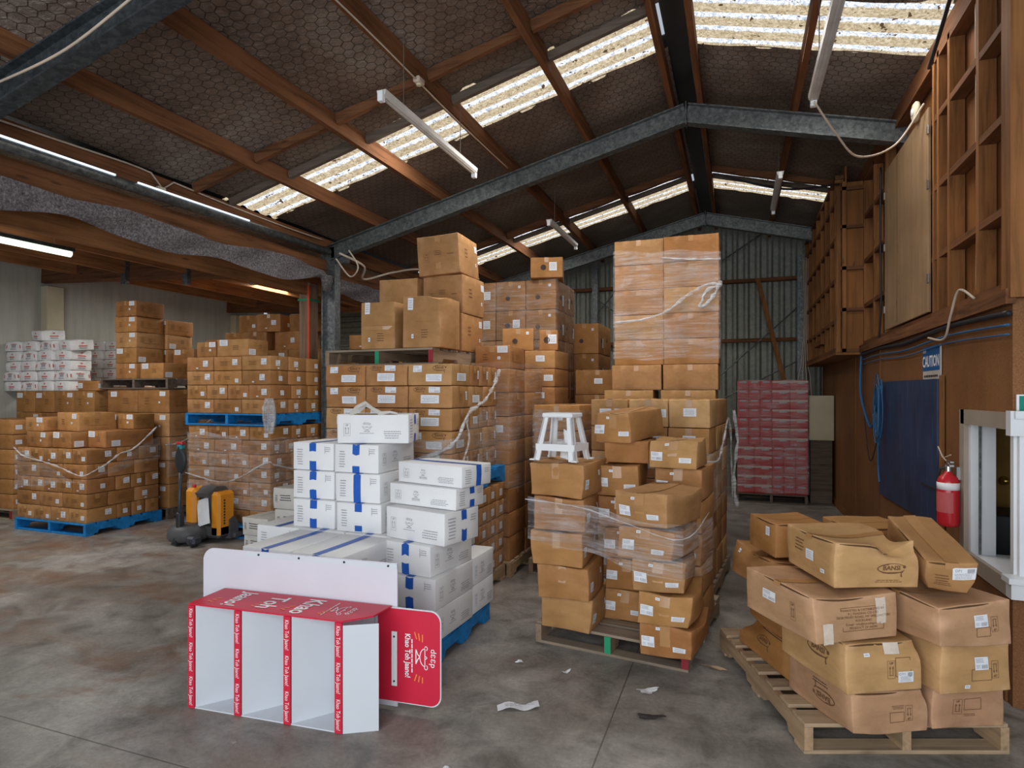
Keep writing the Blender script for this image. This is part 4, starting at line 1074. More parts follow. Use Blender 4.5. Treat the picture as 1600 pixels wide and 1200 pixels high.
cable([(X, 7.9, 2.1), (X - .01, 7.75, 1.5), (X - .01, 7.45, .95), (X - .01, 7.1, 1.15), (X - .02, 6.9, 1.5)], .005, 'cable_k', 'thin dark cable looping low on the brown wall', 'dark_cable')
for k, (m_, r_, z_) in enumerate((('cable_b', .007, 2.03), ('cable_k', .016, 2.09), ('cable_b', .005, 1.98))):
    cable([(X, 3.9, z_ - .02), (X, 4.9, z_ + .01), (X, 6.0, z_ - .015), (X, 7.0, z_ + .01), (X, 7.95, z_)], r_, m_, ['blue cable pinned along the wall just under the timber ledger', 'black conduit running under the ledger of the stud wall', 'thin blue cable lowest of the run under the ledger'][k], 'wall_cable')
cable([(X, 4.4, 2.22), (X - .02, 4.6, 2.30), (X - .03, 4.72, 2.16), (X - .02, 4.9, 2.02), (X - .01, 5.3, 2.06)], .008, 'cable_w', 'pale cable looping off the ledger near the corner post', 'pale_cable')
cable([(RW + .04, 4.6, 4.1), (RW + .05, 4.62, 3.3), (RW + .04, 4.58, 2.8), (RW + .05, 4.62, 2.3)], .007, 'cable_w', 'white cable hanging between studs of the upper wall', 'stud_cable')
cable([(RW - .02, 7.0, 3.9), (RW - .02, 7.02, 3.2), (RW - .02, 6.98, 2.6), (RW - .02, 7.1, 2.15)], .01, 'cable_k', 'dark cable running down beside the pale hatch', 'stud_cable')
cable([(.49, 4.6, 3.62), (.66, 4.9, 3.50), (.85, 5.2, 3.42), (1.15, 5.5, 3.58), (1.33, 5.45, 3.85)], .008, 'cable_w', 'cream flex drooping from the hanging batten to the stud wall', 'light_flex')
cable([(.95, 2.6, 4.30), (1.15, 4.0, 4.05), (1.3, 5.2, 4.0)], .014, 'cable_k', 'black cable crossing under the roof towards the stud wall', 'dark_cable')
cable([(-.2, 7.4, 4.15), (.5, 7.7, 4.0), (1.1, 7.9, 4.05)], .012, 'cable_k', 'black cable slung below the far roof by the stud wall', 'dark_cable')
for k in range(4):
    cable([(1.02 + k * .025, BW - .3, 3.9), (1.04 + k * .02, BW - .32, 3.0), (1.0 + k * .03, BW - .3, 2.2), (.95 + k * .06, BW - .3, 1.9), (.9 + k * .09, BW - .3, 1.2)], .008, 'cable_w', ['pale cable bundle strand nearest the girts in the rear corner', 'second pale strand hanging in the rear corner', 'third pale strand hanging in the rear corner', 'pale strand closest to the stud wall in the rear corner'][k], 'hanging_cable', 'strands hanging in the rear corner')
# sounder disc on the stud wall
sd = empty('smoke_detector', (RW - .03, 5.62, 3.86)); tag(sd, 'round cream detector on the upper stud wall above the hatch', 'detector')
mx = Matrix.Rotation(R(-90), 4, 'Y'); MB().lathe([(.075, 0), (.08, .02), (.06, .035)], 20, mx=mx).build('detector_body', 'cream', sd, smooth=True); MB().lathe([(.03, .035), (.025, .045)], 14, mx=mx).build('sensor_cap', 'white_plastic', sd, smooth=True)

# plug and flex in the window
cable([(1.95, 4.25, .665), (1.75, 4.15, .72), (1.68, 4.2, .80), (1.8, 4.3, .82), (1.9, 4.22, .70), (1.75, 4.35, .67)], .008, 'white_plastic', 'white flex coiled on the window sill', 'white_flex')
cable([(2.0, 4.2, .668), (1.85, 4.1, .668), (1.7, 4.12, .668), (1.6, 4.2, .668), (1.7, 4.3, .668)], .006, 'cable_k', 'black flex lying on the window sill', 'dark_flex')
pg = empty('power_plug', (1.82, 4.2, .656), (0, 0, .5)); tag(pg, 'orange power plug lying among flexes on the window sill', 'plug')
MB().bbox(-.045, .045, -.03, .03, 0, .05, .008).build('plug_body', 'orange_plug', pg); MB().box(.045, .065, -.008, .008, .015, .035).build('pin', 'steel', pg)

# hanging fluorescent battens
def batten(x, y0, y1, z, label, rot=0):
    r = empty('pendant_batten_light', (x, (y0 + y1) / 2, z)); tag(r, label, 'ceiling light', 'hanging battens'); l = (y1 - y0) / 2
    MB().prism([(-.035, .03), (.035, .03), (.03, 0), (.018, -.015), (-.018, -.015), (-.03, 0)], -l, l, 1).build('housing', 'fixture', r, fix=True)
    MB().box(-.006, .006, -l + .05, l - .05, -.022, -.015).build('centre_rib', 'fixture', r)
    for s in (-1, 1): MB().bbox(-.02, .02, s * l - .02, s * l + .02, -.05, .02, .004).build('lamp_holder', 'white_plastic', r)
    for s in (-1, 1): MB().tube([(0, s * l * .62, .03), (0, s * l * .62, roofz(x) - .15 - z)], .003, 4).build('suspension_wire', 'wire', r)
    return r
batten(-2.2, 3.5, 5.02, 3.62, 'long white batten hanging below the skylight over the white cartons')
batten(.49, 3.05, 4.65, 3.66, 'white batten hanging at the right-of-ridge bay near the stud wall'.replace('right-of-ridge bay', 'bay'))
batten(-2.13, 7.1, 8.4, 3.72, 'short batten hanging below the rear skylight')
batten(.42, 6.95, 8.3, 3.93, 'dusty batten hanging in the rear bay beside the far stud wall')
fl = empty('pendant_tube_light', (-6.5, 3.75, 3.10)); tag(fl, 'lit fluorescent tube light under the lean-to ceiling', 'ceiling light')
MB().bbox(-.05, .05, -.68, .68, .02, .06, .005).build('housing', 'galv_dark', fl); MB().tube([(0, -.66, .0), (0, .66, .0)], .035, 12).build('diffuser', 'tube', fl, smooth=True)
for s in (-1, 1): MB().tube([(0, s * .5, .06), (0, s * .5, .36)], .004, 4).build('suspension_wire', 'wire', fl)
cable([(-4.55, 6.3, 3.36), (-4.4, 6.6, 3.25), (-4.6, 6.9, 3.15), (-4.4, 7.3, 3.3), (-4.2, 7.8, 3.42), (-3.6, 8.4, 3.35)], .014, 'cable_w', 'bundle of pale cables looped behind the steel column head', 'cable_bundle')
cable([(-4.6, 6.3, 3.3), (-4.5, 6.45, 3.1), (-4.35, 6.4, 3.2), (-4.45, 6.35, 3.4)], .01, 'cable_w', 'loose pale cable loop at the steel column head', 'cable_bundle')
cable([(-4.3, 2.45, 3.55), (-3.6, 2.42, 3.62), (-2.9, 2.42, 3.86), (-2.3, 2.42, 4.0)], .008, 'cable_w', 'thin cream cable strung along the nearest steel rafter', 'rafter_cable')
cable([(-2.36, 2.6, 4.1), (-2.36, 3.6, 4.12), (-2.36, 5.0, 4.1), (-2.36, 6.3, 4.12)], .007, 'cable_w', 'cream cable clipped under the middle purlin', 'purlin_cable')
# small fittings on the purlins
for x_, y_, lb in ((-2.36, 3.1, 'small cream junction box on a purlin above the white batten'), (-2.36, 4.3, 'small round cream ceiling rose on a purlin by the skylight')):
    j = empty('junction_box', (x_, y_, roofz(x_) - .19)); tag(j, lb, 'junction box'); MB().bbox(-.03, .03, -.05, .05, 0, .05, .01).build('box_body', 'cable_w', j); MB().lathe([(.02, -.012), (.024, 0)], 10).build('cap', 'cream', j)

# ------------------------------------------------------------------ light, world, camera
w = bpy.data.worlds.new('w'); sc.world = w; w.use_nodes = True
bg = w.node_tree.nodes['Background']; bg.inputs[0].default_value = (.80, .88, 1.0, 1); bg.inputs[1].default_value = .55
def area(name, loc, rot, sx, sy, e, col):
    l = bpy.data.lights.new(name, 'AREA'); l.shape = 'RECTANGLE'; l.size = sx; l.size_y = sy; l.energy = e; l.color = col
    o = bpy.data.objects.new(name, l); o.location = loc; o.rotation_euler = rot; COL.objects.link(o); return o
area('doorway_daylight', (-.6, -2.3, 2.0), (R(82), 0, 0), 6.5, 3.6, 275, (.93, .97, 1.0))
area('skylight_glow_front', (-2.5, 5.26, 4.0), (0, R(14), 0), 3.4, .5, 70, (1, .97, .92))
area('skylight_glow_rear', (-2.5, 9.26, 4.0), (0, R(14), 0), 3.4, .5, 42, (1, .97, .92))
area('skylight_glow_right', (.5, 5.26, 4.35), (0, 0, 0), 1.6, .5, 34, (1, .96, .9))
area('lean_to_daylight', (-7.3, 3.8, 3.35), (0, 0, 0), 1.2, 1.2, 75, (1, .97, .92))
area('lean_to_rear_fill', (-7.6, 8.2, 3.4), (0, 0, 0), 1.5, .8, 80, (1, .96, .88))  # fill lamp under the closed rear ceiling, no skylight above it
cam = bpy.data.cameras.new('cam'); cam.lens = 960 / 1600 * 36; cam.sensor_width = 36; cam.shift_y = 15 / 1600; cam.clip_start = .05
co = bpy.data.objects.new('camera', cam); co.location = (0, 0, 1.65); co.rotation_euler = (R(90), 0, math.atan(352 / 960)); COL.objects.link(co); sc.camera = co
sc.view_settings.view_transform = 'Standard'; sc.view_settings.look = 'None'; sc.view_settings.exposure = 0.0; sc.view_settings.gamma = 1.0
sc.cycles.use_denoising = True; sc.cycles.use_adaptive_sampling = True; sc.cycles.adaptive_threshold = .02; sc.cycles.max_bounces = 7; sc.cycles.transparent_max_bounces = 16; sc.cycles.diffuse_bounces = 4
sc.cycles.sample_clamp_indirect = 4
# ================================================================== THE GOODS
B3 = ['card', 'card_o', 'card_d']; D3 = ['card_d', 'card_o']
rnd = random.Random(11)
# --- blue pallet stack by the pallet jack (front left of the hall)
S = 'stack on nearest blue pallet'
pallet('blue', -7.04, 4.95, 0, 0, 'blue pallet under the low carton stack in front of the white sacks', 1.24, 1.0)
ls = [(.172, 4, .38, 3, .38), (.172, 3, .26, 2, .30), (.172, 5, .36, 3, .3), (.172, 3, .26, 2, .36), (.172, 5, .38, 2, .36)]
stack(S, -7.06, 4.97, 0, 1.22, .95, .14, ls, 'snack', B3, seed=3)
def big(x, y, z, size, yaw, label, mat='card', style='large', v=0, group='loose cartons topping the stacks', corner='FR', **kw):
    return put(size, mat, style, v, at_corner(corner, x, y, z, size, yaw), yaw, label, group, **kw)
big(-7.80, 5.02, 1.0, (.45, .32, .185), -6, 'brown carton at the outer end atop the nearest blue pallet stack', 'card_d', v=1)
big(-7.42, 5.04, 1.0, (.36, .44, .19), -4, 'brown carton under the widest box atop the nearest blue pallet stack', 'card_d', v=0)
big(-7.08, 5.22, 1.0, (.32, .62, .20), -2, 'brown carton nearest the pallet jack atop the low stack', 'card_o', v=0)
big(-7.46, 5.16, 1.192, (.50, .42, .225), -9, 'widest brown carton crowning the nearest blue pallet stack', 'card', v=1)
big(-8.0, 5.1, 1.187, (.30, .36, .17), 3, 'open flapped brown carton crowning the low stack by white sacks', 'card', v=1)
big(-7.14, 5.62, 1.202, (.30, .30, .19), 0, 'small brown carton behind the widest one crowning the low stack', 'card_d', v=1)
film([(-8.29, 4.97), (-7.06, 4.97), (-7.06, 5.92)], lambda t: .44 + .38 * t + .1 * max(0, .5 - t), lambda t: .96 - .34 * math.sin(min(1, t / .56) * 1.57) ** 2 + (.50 * max(0, t - .56) / .44), 'slack film swagged round the nearest blue pallet stack', 'film', seed=2)
rope_film([(-8.28, 4.94, 1.0), (-8.1, 4.935, .90), (-7.8, 4.935, .85), (-7.5, 4.93, .80), (-7.2, 4.93, .72), (-7.05, 4.95, .71), (-7.02, 5.15, .80), (-7.02, 5.35, .92), (-7.02, 5.55, .98), (-7.02, 5.85, 1.22)], .010, 'twisted film edge drooping across the nearest blue pallet stack', 1)
# --- far left edge stack
pallet('old', -8.84, 5.25, 0, 0, 'weathered pallet under the carton column at the hall west side', 1.0, .72)
stack('white labelled column by low stack', -8.86, 5.27, 0, .9, .7, .14, [(.195, 2, .38, 1, .4)] * 6, 'edge', D3, seed=5)
# --- large carton wall behind (S3) and S4
for k, (x, w_) in enumerate(((-8.36, 1.05), (-9.45, .6))): pallet('old', x, 6.0, 0, 0, f'weathered pallet under the large cartons below the white sacks, {("inner", "outer")[k]} one', w_, 1.0)
stack('row below the white sacks', -8.36, 6.0, 0, 1.65, .95, .14, [(.31, 3, .5, 1, .55), (.31, 3, .5, 1, .55), (.31, 4, .5, 1, .42), (.31, 3, .5, 1, .55), (.31, 4, .5, 1, .42)], 'large', D3, seed=7, base=3, top_fill=False)
pallet('dark', -7.02, 6.02, 0, 0, 'dark pallet on the floor under the tall large carton stack', 1.15, 1.0)
stack('tall stack behind the jack', -7.02, 6.04, 0, 1.15, 1.0, .14, [(.314, 2, .5, 1, .56)] * 5, 'large', ['card_d', 'card_l', 'card_o'], seed=8)
pallet('dark', -7.02, 6.02, 1.712, 0, 'dark pallet lying on top of the tall large carton stack', 1.25, 1.0)
q = 'atop the dark raised pallet'; z0 = 1.854; hh = .214
lay = [(-7.69, 6.10, 0, 1), (-7.22, 6.12, 0, 0), (-7.66, 6.56, 0, 1), (-7.20, 6.58, 0, 0), (-7.69, 6.10, 1, 0), (-7.66, 6.56, 1, 1), (-7.16, 6.56, 1, 0), (-7.70, 6.11, 2, 1), (-7.66, 6.56, 2, 0), (-7.69, 6.10, 3, 1), (-7.66, 6.56, 3, 1), (-7.67, 6.08, 4, 1)]
nm = ['front outer', 'front inner', 'rear outer', 'rear inner', 'second tier front', 'second tier rear outer', 'second tier rear inner', 'third tier front', 'third tier rear', 'fourth tier front', 'topmost rear', 'topmost']
for (x, y, t, v), n_ in zip(lay, nm): big(x, y, z0 + t * hh, (.40 if t or v else .42, .43, hh - .003), rnd.uniform(-2, 2), f'{n_} brown carton of the tower {q}', ['card_o', 'card_d', 'card_l'][t % 3], v=v, group='cartons atop the dark raised pallet')
film([(-7.05, 6.04), (-7.02, 6.04), (-7.02, 7.0)], lambda t: .55, lambda t: 1.0 + .5 * t, 'thin film round the lower side of the tall large carton stack', 'film_thin', seed=4)
rope_film([(-7.04, 6.0, .98), (-6.99, 6.2, 1.0), (-6.99, 6.55, 1.2), (-6.99, 6.95, 1.45)], .008, 'twisted film edge rising along the tall large carton stack', 2)
# --- white sacks
def sack_proto(i):
    D = deformer(.338, .30, .146, 40 + i, .007, -.003, .005, [(1, -1, 1, -.008, .008, -.012, .4), (-1, -1, 1, .008, .008, -.014, .4)])
    mb = body_mesh(.338, .30, .15, D, 5, False, 0); r = empty('white_sack'); mb.build('sack_body', ['sack', 'sack'], r, smooth=True)
    for f, wd in (('F', .36), ('R', .30)):
        P = face_place(f, .338, .30, .15, D, .003); p = MB(); rect(p, -.055, -.022 if i != 1 else .02, .06, -.002 if i != 1 else .036, P, 0, 3); rect(p, -.012, .022, .018, .044, P, 0); 
        if i % 2: rect(p, -.14, -.03, -.12, .02, P, 0); rect(p, .12, -.03, .14, .02, P, 0)
        p.build('red_print', plain('red_sack_print', (.55, .10, .10), .6) if 'rsp' not in M else M['rsp'], r)
        p = MB(); rect(p, -.05, -.05, .05, -.034, P, 0, 2); 
        if i % 2: rect(p, -.035, -.02, .045, .03, P, 0, 2)
        p.build('grey_print', 'ink_grey', r)
    return r
M['rsp'] = plain('red_sack_print', (.58, .17, .16), .6)
SK = [sack_proto(i) for i in range(3)]; used = [False] * 3; SKN = 0
def put_sack(x, y, z, yaw, label, pitch=0, group='white sacks piled along the west wall'):
    global SKN
    if label in DROP: return None
    i = SKN % 3; SKN += 1; rot = (R(pitch), R(pitch * .6), R(yaw))
    if not used[i]:
        used[i] = True; o = SK[i]; o.location = (x, y, z); o.rotation_euler = rot; tag(o, label, 'sack', group); return o
    return clone(SK[i], (x, y, z), rot, label, group)
tiers = ['lowest', 'second', 'third', 'fourth', 'fifth']
zt = .14 + .31 * 5
for t in range(4):
    for i in range(4):
        put_sack(-10.19 + .365 * i + rnd.uniform(-.012, .012), 6.20 + rnd.uniform(-.02, .02), zt + .148 * t, rnd.uniform(-4, 4), f'white red-printed sack, {tiers[t]} tier, {ORD[i + 1]} from the west wall, front pile')
for i, (x, z, yw, pt) in enumerate(((-10.17, .597, 5, 2), (-9.80, .597, -4, 3), (-9.62, .755, -12, 6), (-9.42, .597, -8, 4), (-9.02, .597, -10, 6))):
    put_sack(x, 6.21, zt + z, yw, ['white sack on top of the front pile against the west wall', 'white sack under the highest one on the front pile', 'highest white sack tilted on the front pile', 'white sack beside and below the highest one on the front pile', 'tilted white sack topping the inner end of the front pile'][i], pt)
big(-8.30, 6.02, zt, (.42, .14, .14), 0, 'flat brown carton in front of the sacks on the large row', 'card_o', 'edge', 1)
pallet('old', -8.75, 7.02, 0, 0, 'weathered pallet behind the large carton row near west wall', 1.3, 1.0)
make_carton((1.6, .6, 1.615), 'card_d', 6, .003, .001, .001, (), (), None, 3, 'bulk_box', False, loc=(-9.55, 7.34, .142), label='very large plain carton under the rear pile of white sacks')
for t in range(5):
    for i in range(4):
        put_sack(-10.19 + .36 * i + rnd.uniform(-.012, .012), 7.22 + rnd.uniform(-.02, .02), 1.76 + .148 * t, rnd.uniform(-4, 4), f'white red-printed sack, {tiers[t]} tier, {ORD[i + 1]} from the west wall, rear pile')
# --- pallet stack the jack is pushed under (S6)
pallet('blue', -4.96, 5.50, 0, 0, 'blue pallet on the floor with the jack forks pushed into it', 1.2, 1.05)
S = 'wrapped stack by the pallet jack'
ls = [(.162, 4, .36, 2, .36) if i % 2 == 0 else (.162, 3, .26, 3, .28) for i in range(7)]
stack(S, -4.99, 5.62, 0, 1.24, .92, .14, ls, 'snack', D3, seed=13, top_fill=False)
pallet('blue', -4.97, 5.60, 1.276, 0, 'upper blue pallet sandwiched between two carton stacks near the timber post', 1.28, 1.0)
ls = [(.168, 3, .30, 2, .34), (.168, 4, .36, 2, .3), (.168, 3, .30, 2, .34), (.168, 3, .30, 2, .30)]
z = stack('stack on upper blue pallet', -4.99, 5.62, 0, 1.26, .95, 1.418, ls, 'snack', B3, seed=14)
big(-5.35, 5.66, z, (.45, .34, .20), 2, 'brown carton with side labels crowning the upper blue pallet stack', 'card', 'large', 0)
big(-5.83, 5.66, z, (.30, .34, .18), 0, 'small brown carton crowning the upper blue pallet stack', 'card_d', 'large', 1)
film([(-6.22, 5.62), (-4.99, 5.62), (-4.99, 6.5)], .30, lambda t: 1.20 - .1 * t, 'stretch film round the cartons under the upper blue pallet', 'film', seed=6)
rope_film([(-6.24, 5.59, .70), (-5.6, 5.585, .62), (-5.02, 5.58, .86), (-4.95, 5.7, .82), (-4.95, 6.4, .66)], .009, 'film ridge twisting across the stack by the pallet jack', 3)
# crumpled film hanging beside it
mb = MB(); rr = random.Random(9)
mb.grid(lambda u, v: (-4.90 + .065 * math.cos(u * 6.28) * (.5 + .5 * math.sin(v * 3)) + .02 * math.sin(u * 40), 5.49 + .055 * math.sin(u * 6.28) * (.5 + .5 * math.sin(v * 3)) + .02 * math.cos(u * 33), 1.22 + .36 * v + .02 * math.sin(u * 25)), 40, 12)
tag(mb.build('crumpled_film', 'film_bunch', smooth=True), 'crumpled ball of clear film standing between the blue pallet and labelled cartons', 'plastic wrap')
# --- back store seen between post and wall (S6b)
S = 'rear stack behind timber post'
for k, (x, w_) in enumerate(((-5.55, 1.1), (-6.7, 1.1))): pallet('old', x, 7.2, 0, 0, f'weathered pallet under the rear cartons, {("post", "wall")[k]} side', w_, 1.0)
stack(S, -5.55, 7.22, 0, 2.2, 1.0, .14, [(.43, 4, .5, 1, .5)] * 5, 'large', D3, seed=21, top_fill=False, base=4)
zb = .14 + .43 * 5
for i, (x, y, s_, yw, t, l_) in enumerate(((-6.9, 7.24, (.34, .4, .27), 8, 0, 'lower outer'), (-6.5, 7.24, (.37, .4, .27), 10, 0, 'lower middle'), (-5.95, 7.30, (.48, .42, .27), -4, 0, 'lower inner'), (-6.72, 7.3, (.33, .4, .26), 4, 1, 'upper outer'), (-6.3, 7.3, (.37, .42, .26), 12, 1, 'upper middle'), (-5.75, 7.34, (.46, .42, .26), -6, 1, 'upper inner'), (-7.3, 7.24, (.34, .3, .18), 0, 0, 'outermost'))):
    big(x, y, zb + .272 * t, s_, yw, f'brown carton, {l_} of the group beside the timber post', 'card_d' if i % 2 else 'card_o', 'snack', i % 2, 'cartons beside the timber post')
for k in range(4): put_sack(-7.75 + .0 - .36 * k, 7.6, 2.20 if k < 0 else zb, 0, f'white sack {("beside", "second from", "third from", "fourth from")[k]} the outermost carton of the rear stack') if k == 9 else None
# --- stack seen behind the steel column (S20)
pallet('old', -3.75, 6.95, 0, 0, 'weathered pallet behind the steel column', 1.2, 1.0)
stack('rear stack by the steel column', -3.75, 6.97, 0, 1.2, .95, .14, [(.42, 2, .5, 1, .6)] * 5, 'large', D3, seed=22, top_fill=False, base=4)
big(-4.45, 7.0, 2.24, (.42, .4, .19), 6, 'orange-brown carton with sagging lid seen beside the steel column', 'card_o', 'snack', 0, sag=.03)
big(-3.95, 7.0, 2.24, (.42, .4, .21), -4, 'second sagging carton next to the steel column on the rear stack', 'card_o', 'snack', 2, sag=.03)
# --- central stack (S7)
pallet('pine', -1.95, 4.2, 0, 0, 'pine pallet under the low-labelled cartons in the middle', 1.2, .95)
stack('lower central stack', -1.95, 4.22, 0, 1.2, .90, .14, [(.146, 2, .34, 3, .5)] * 5, 'low', ['card', 'card_o'], seed=31, top_fill=False)
pallet('blue', -1.96, 4.22, .872, 0, 'blue pallet raised midway up the central stack', 1.2, .98)
z = stack('upper central stack', -2.04, 4.24, 0, 1.16, .92, 1.014, [(.175, 3, .34, 3, .34), (.175, 3, .30, 2, .36), (.175, 3, .34, 3, .34), (.175, 3, .30, 2, .36), (.172, 3, .34, 3, .34)], 'bag_label', ['card', 'card_l', 'card_o'], seed=32)
film([(-3.18, 4.24), (-2.04, 4.24), (-2.04, 5.14)], lambda t: 1.02, lambda t: 1.34 + .05 * math.sin(t * 9) + .42 * max(0, t - .55), 'film slipping down the side of the upper central stack', 'film', seed=8)
rope_film([(-2.5, 4.20, 1.08), (-2.1, 4.2, 1.22), (-2.0, 4.23, 1.30), (-1.99, 4.45, 1.50), (-1.98, 4.75, 1.60), (-1.97, 4.95, 1.75), (-1.96, 5.02, 1.86)], .016, 'thick twist of film climbing the side of the central stack', 5)
rope_film([(-2.0, 4.4, 1.45), (-1.98, 4.42, 1.30), (-1.98, 4.3, 1.12), (-2.02, 4.22, 1.02)], .009, 'loose film tail hanging from the central stack', 6)
film([(-3.15, 4.22), (-1.95, 4.22), (-1.95, 5.12)], .14, .72, 'film round the base of the central stack', 'film_thin', seed=9)
pallet('old', -2.34, 4.50, z + .003, -3, 'weathered pallet on top of the central stack carrying the tall cartons', 1.1, 1.1)
z += .146
def hero(x, y, z, size, yaw, label, corner='FR', **kw):
    kw.setdefault('group', None); return make_carton(size, kw.pop('mat', 'card'), loc=at_corner(corner, x, y, z, size, yaw), rot=(R(kw.pop('rx', 0)), R(kw.pop('ry', 0)), R(yaw)), label=label, **kw)
onend = [('label', 'F', -.10, .15, .05, .10, 1), ('small', 'F', -.08, -.12, .02, .035), ('lines', 'F', .03, -.10, .07, .08, 'ink_soft', 4), ('lines', 'F', .02, -.0, .2, .004, 'ink_soft', 1)]
std = [('arrows', 'F', -.11, -.02, .05, .07), ('lines', 'F', .0, .02, .07, .05), ('lines', 'F', .12, .0, .07, .02, 'ink_soft', 1), ('lines', 'R', -.08, .02, .07, .10), ('label', 'R', .18, .10, .07, .06, 1), ('small', 'R', .16, -.05, .025, .03)]
hero(-2.28, 4.52, z, (.345, .40, .43), 2, 'tall brown carton with a dented gaping corner, nearest on the top pallet', mat='card_l', seed=51, bulge=.01, crush=[(1, -1, .7, -.05, .06, -.04, .5)], decals=onend, tape=None, n=6)
hero(-2.72, 4.54, z, (.33, .40, .40), 1, 'tall brown carton at the outer front of the top pallet', mat='card_l', seed=52, bulge=.008, crush=[(1, -1, -.2, -.02, .03, 0, .4)], decals=onend + [('strip', 'F', 0, -.02, .30, .03, 'tape')], n=6)
hero(-2.30, 4.98, z, (.42, .46, .34), 0, 'brown carton supporting the two highest ones on the top pallet', seed=53, decals=std)
hero(-2.30, 4.99, z + .342, (.40, .46, .345), -2, 'brown carton directly beneath the highest one on the top pallet', seed=54, mat='card_l', decals=std, n=5)
hero(-2.30, 4.94, z + .69, (.40, .48, .35), 3, 'highest brown carton, tilted, crowning the whole central stack', seed=55, mat='card_l', decals=std, tape=('tape', .05, .3), seam_ax=1, n=5, ry=-3, rx=1.5)
hero(-2.76, 5.0, z, (.40, .44, .34), 0, 'lower brown carton behind the outer front carton on the top pallet', seed=56, decals=std)
hero(-2.76, 5.0, z + .342, (.40, .44, .34), 1, 'upper brown carton behind the outer front carton on the top pallet', seed=57, mat='card_l', decals=[('lines', 'F', -.08, -.1, .07, .05)])
# --- wrapped column beside it (S8)
pallet('pine', -1.90, 5.15, 0, 0, 'pine pallet under the film wrapped column behind the stool', 1.1, 1.05)
z = stack('wrapped column behind the stool', -1.92, 5.17, 0, 1.1, 1.0, .14, [(.2175, 2, .45, 1, .5)] * 8, 'one', ['card', 'card_o', 'card_d'], seed=41, top_fill=False)
film([(-3.0, 5.17), (-1.92, 5.17), (-1.92, 6.17)], lambda t: .85 - .1 * t, 1.93, 'tight film over the column behind the stool', 'film_thin', seed=10)
big(-1.93, 5.2, z, (.34, .4, .21), 0, 'brown carton behind the tall top pallet cartons on the wrapped column', 'card_o', 'large', 1)
# --- labelled rows and dark wrapped block behind (S16, S14, S15, S17, S18)
pallet('old', -1.80, 6.30, 0, 0, 'weathered pallet under the doubly labelled carton rows', .75, .62)
z = stack('double labelled rear rows', -1.83, 6.32, 0, .70, .60, .14, [(.198, 2, .58, 0, .3)] * 10, 'one', ['card_o', 'card'], seed=42, base=6)
big(-2.08, 6.36, z, (.34, .40, .24), 18, 'brown carton with black square print lying before the dark wrapped block', 'card_o', 'blacksq', 0)
big(-1.82, 6.40, z, (.2, .3, .22), 14, 'small carton with black print beside the tilted one before the wrapped block', 'card_o', 'blacksq', 1)
pallet('old', -2.0, 7.0, 0, 0, 'weathered pallet under the dark wrapped block', 1.2, 1.0)
z = stack('dark wrapped block', -2.02, 7.02, 0, 1.15, .9, .14, [(.36, 3, .45, 2, .5)] * 8, 'blacksq', ['card_d'], seed=43, top_fill=False, base=4)
film([(-3.1, 7.02), (-2.02, 7.02), (-2.02, 7.9)], 1.7, 3.0, 'film over the dark wrapped block near the roof', 'film_thin', seed=12)
big(-1.93, 7.0, z + .002, (.38, .5, .24), 14, 'lone carton perched on the dark wrapped block under the rafters', 'card_o', 'blacksq', 1)
pallet('old', -1.72, 8.1, 0, 0, 'weathered pallet behind the dark wrapped block', .9, .9)
stack('rear column past wrapped block', -1.74, 8.12, 0, .8, .85, .14, [(.41, 2, .4, 1, .4)] * 6, 'blacksq', ['card_o', 'card_d'], seed=44, top_fill=False, base=3)
pallet('old', -1.28, 7.25, 0, 0, 'weathered pallet left of the tall wrapped tower'.replace('left of', 'beside'), .6, .7)
stack('dark column beside wrapped tower', -1.3, 7.27, 0, .55, .6, .14, [(.30, 1, .6, 0, .4)] * 6, 'one', ['card_d'], seed=45, base=3)
pallet('old', -1.30, 5.35, 0, 0, 'weathered pallet behind the white stool carton', .5, .75)
stack('short wrapped column behind stool', -1.32, 5.37, 0, .44, .7, .14, [(.235, 1, .7, 0, .4)] * 6, 'one', ['card_o'], seed=46)
film([(-1.76, 5.37), (-1.32, 5.37), (-1.32, 6.07)], .8, 1.5, 'film round the short column behind the stool', 'film', seed=13)
# --- tall wrapped tower
pallet('old', -.17, 6.35, 0, 0, 'weathered pallet under the tallest wrapped tower', 1.1, 1.0)
fr_z = .14
make_carton((1.07, .56, .258 * 5 - .004), 'card_l', 7, .003, .001, .001, (), (), None, 3, 'bulk_box', False, loc=(-.70, 6.65, .142), label='very large plain carton at the bottom of the tallest tower')
for t in range(5, 12):
    for i in range(2):
        sh = -.10 if t < 6 else (-.02 if t < 7 else 0)
        w_ = .50 if i else .53; x_ = -.17 - .535 * i + (sh if i else sh * .3)
        big(x_, 6.37 + (.03 if t >= 7 and i else 0), fr_z + .258 * t, (w_, .56, .256), rnd.uniform(-.8, .8), f'large plain carton, {ORD[t + 1]} up, {("hatch side", "inner side")[i]} of the tallest tower', ['card_l', 'card', 'card_o'][(t + i) % 3] if t > 6 else 'card_l', 'none', 0, 'cartons of the tallest tower')
film([(-1.21, 6.37), (-.17, 6.37), (-.17, 6.95)], lambda t: 2.0, lambda t: 3.12 - .10 * t, 'glossy film round the upper part of the tallest tower', 'film', seed=14)
rope_film([(-1.2, 6.33, 2.38), (-.95, 6.33, 2.40), (-.7, 6.33, 2.46), (-.5, 6.33, 2.60), (-.3, 6.33, 2.72), (-.15, 6.33, 2.72)], .016, 'twisted film band sweeping up across the tallest tower', 7)
rope_film([(-.15, 6.33, 2.75), (-.22, 6.32, 2.6), (-.34, 6.32, 2.5), (-.28, 6.32, 2.66), (-.14, 6.34, 2.72)], .02, 'bunched film tail at the corner of the tallest tower', 8)
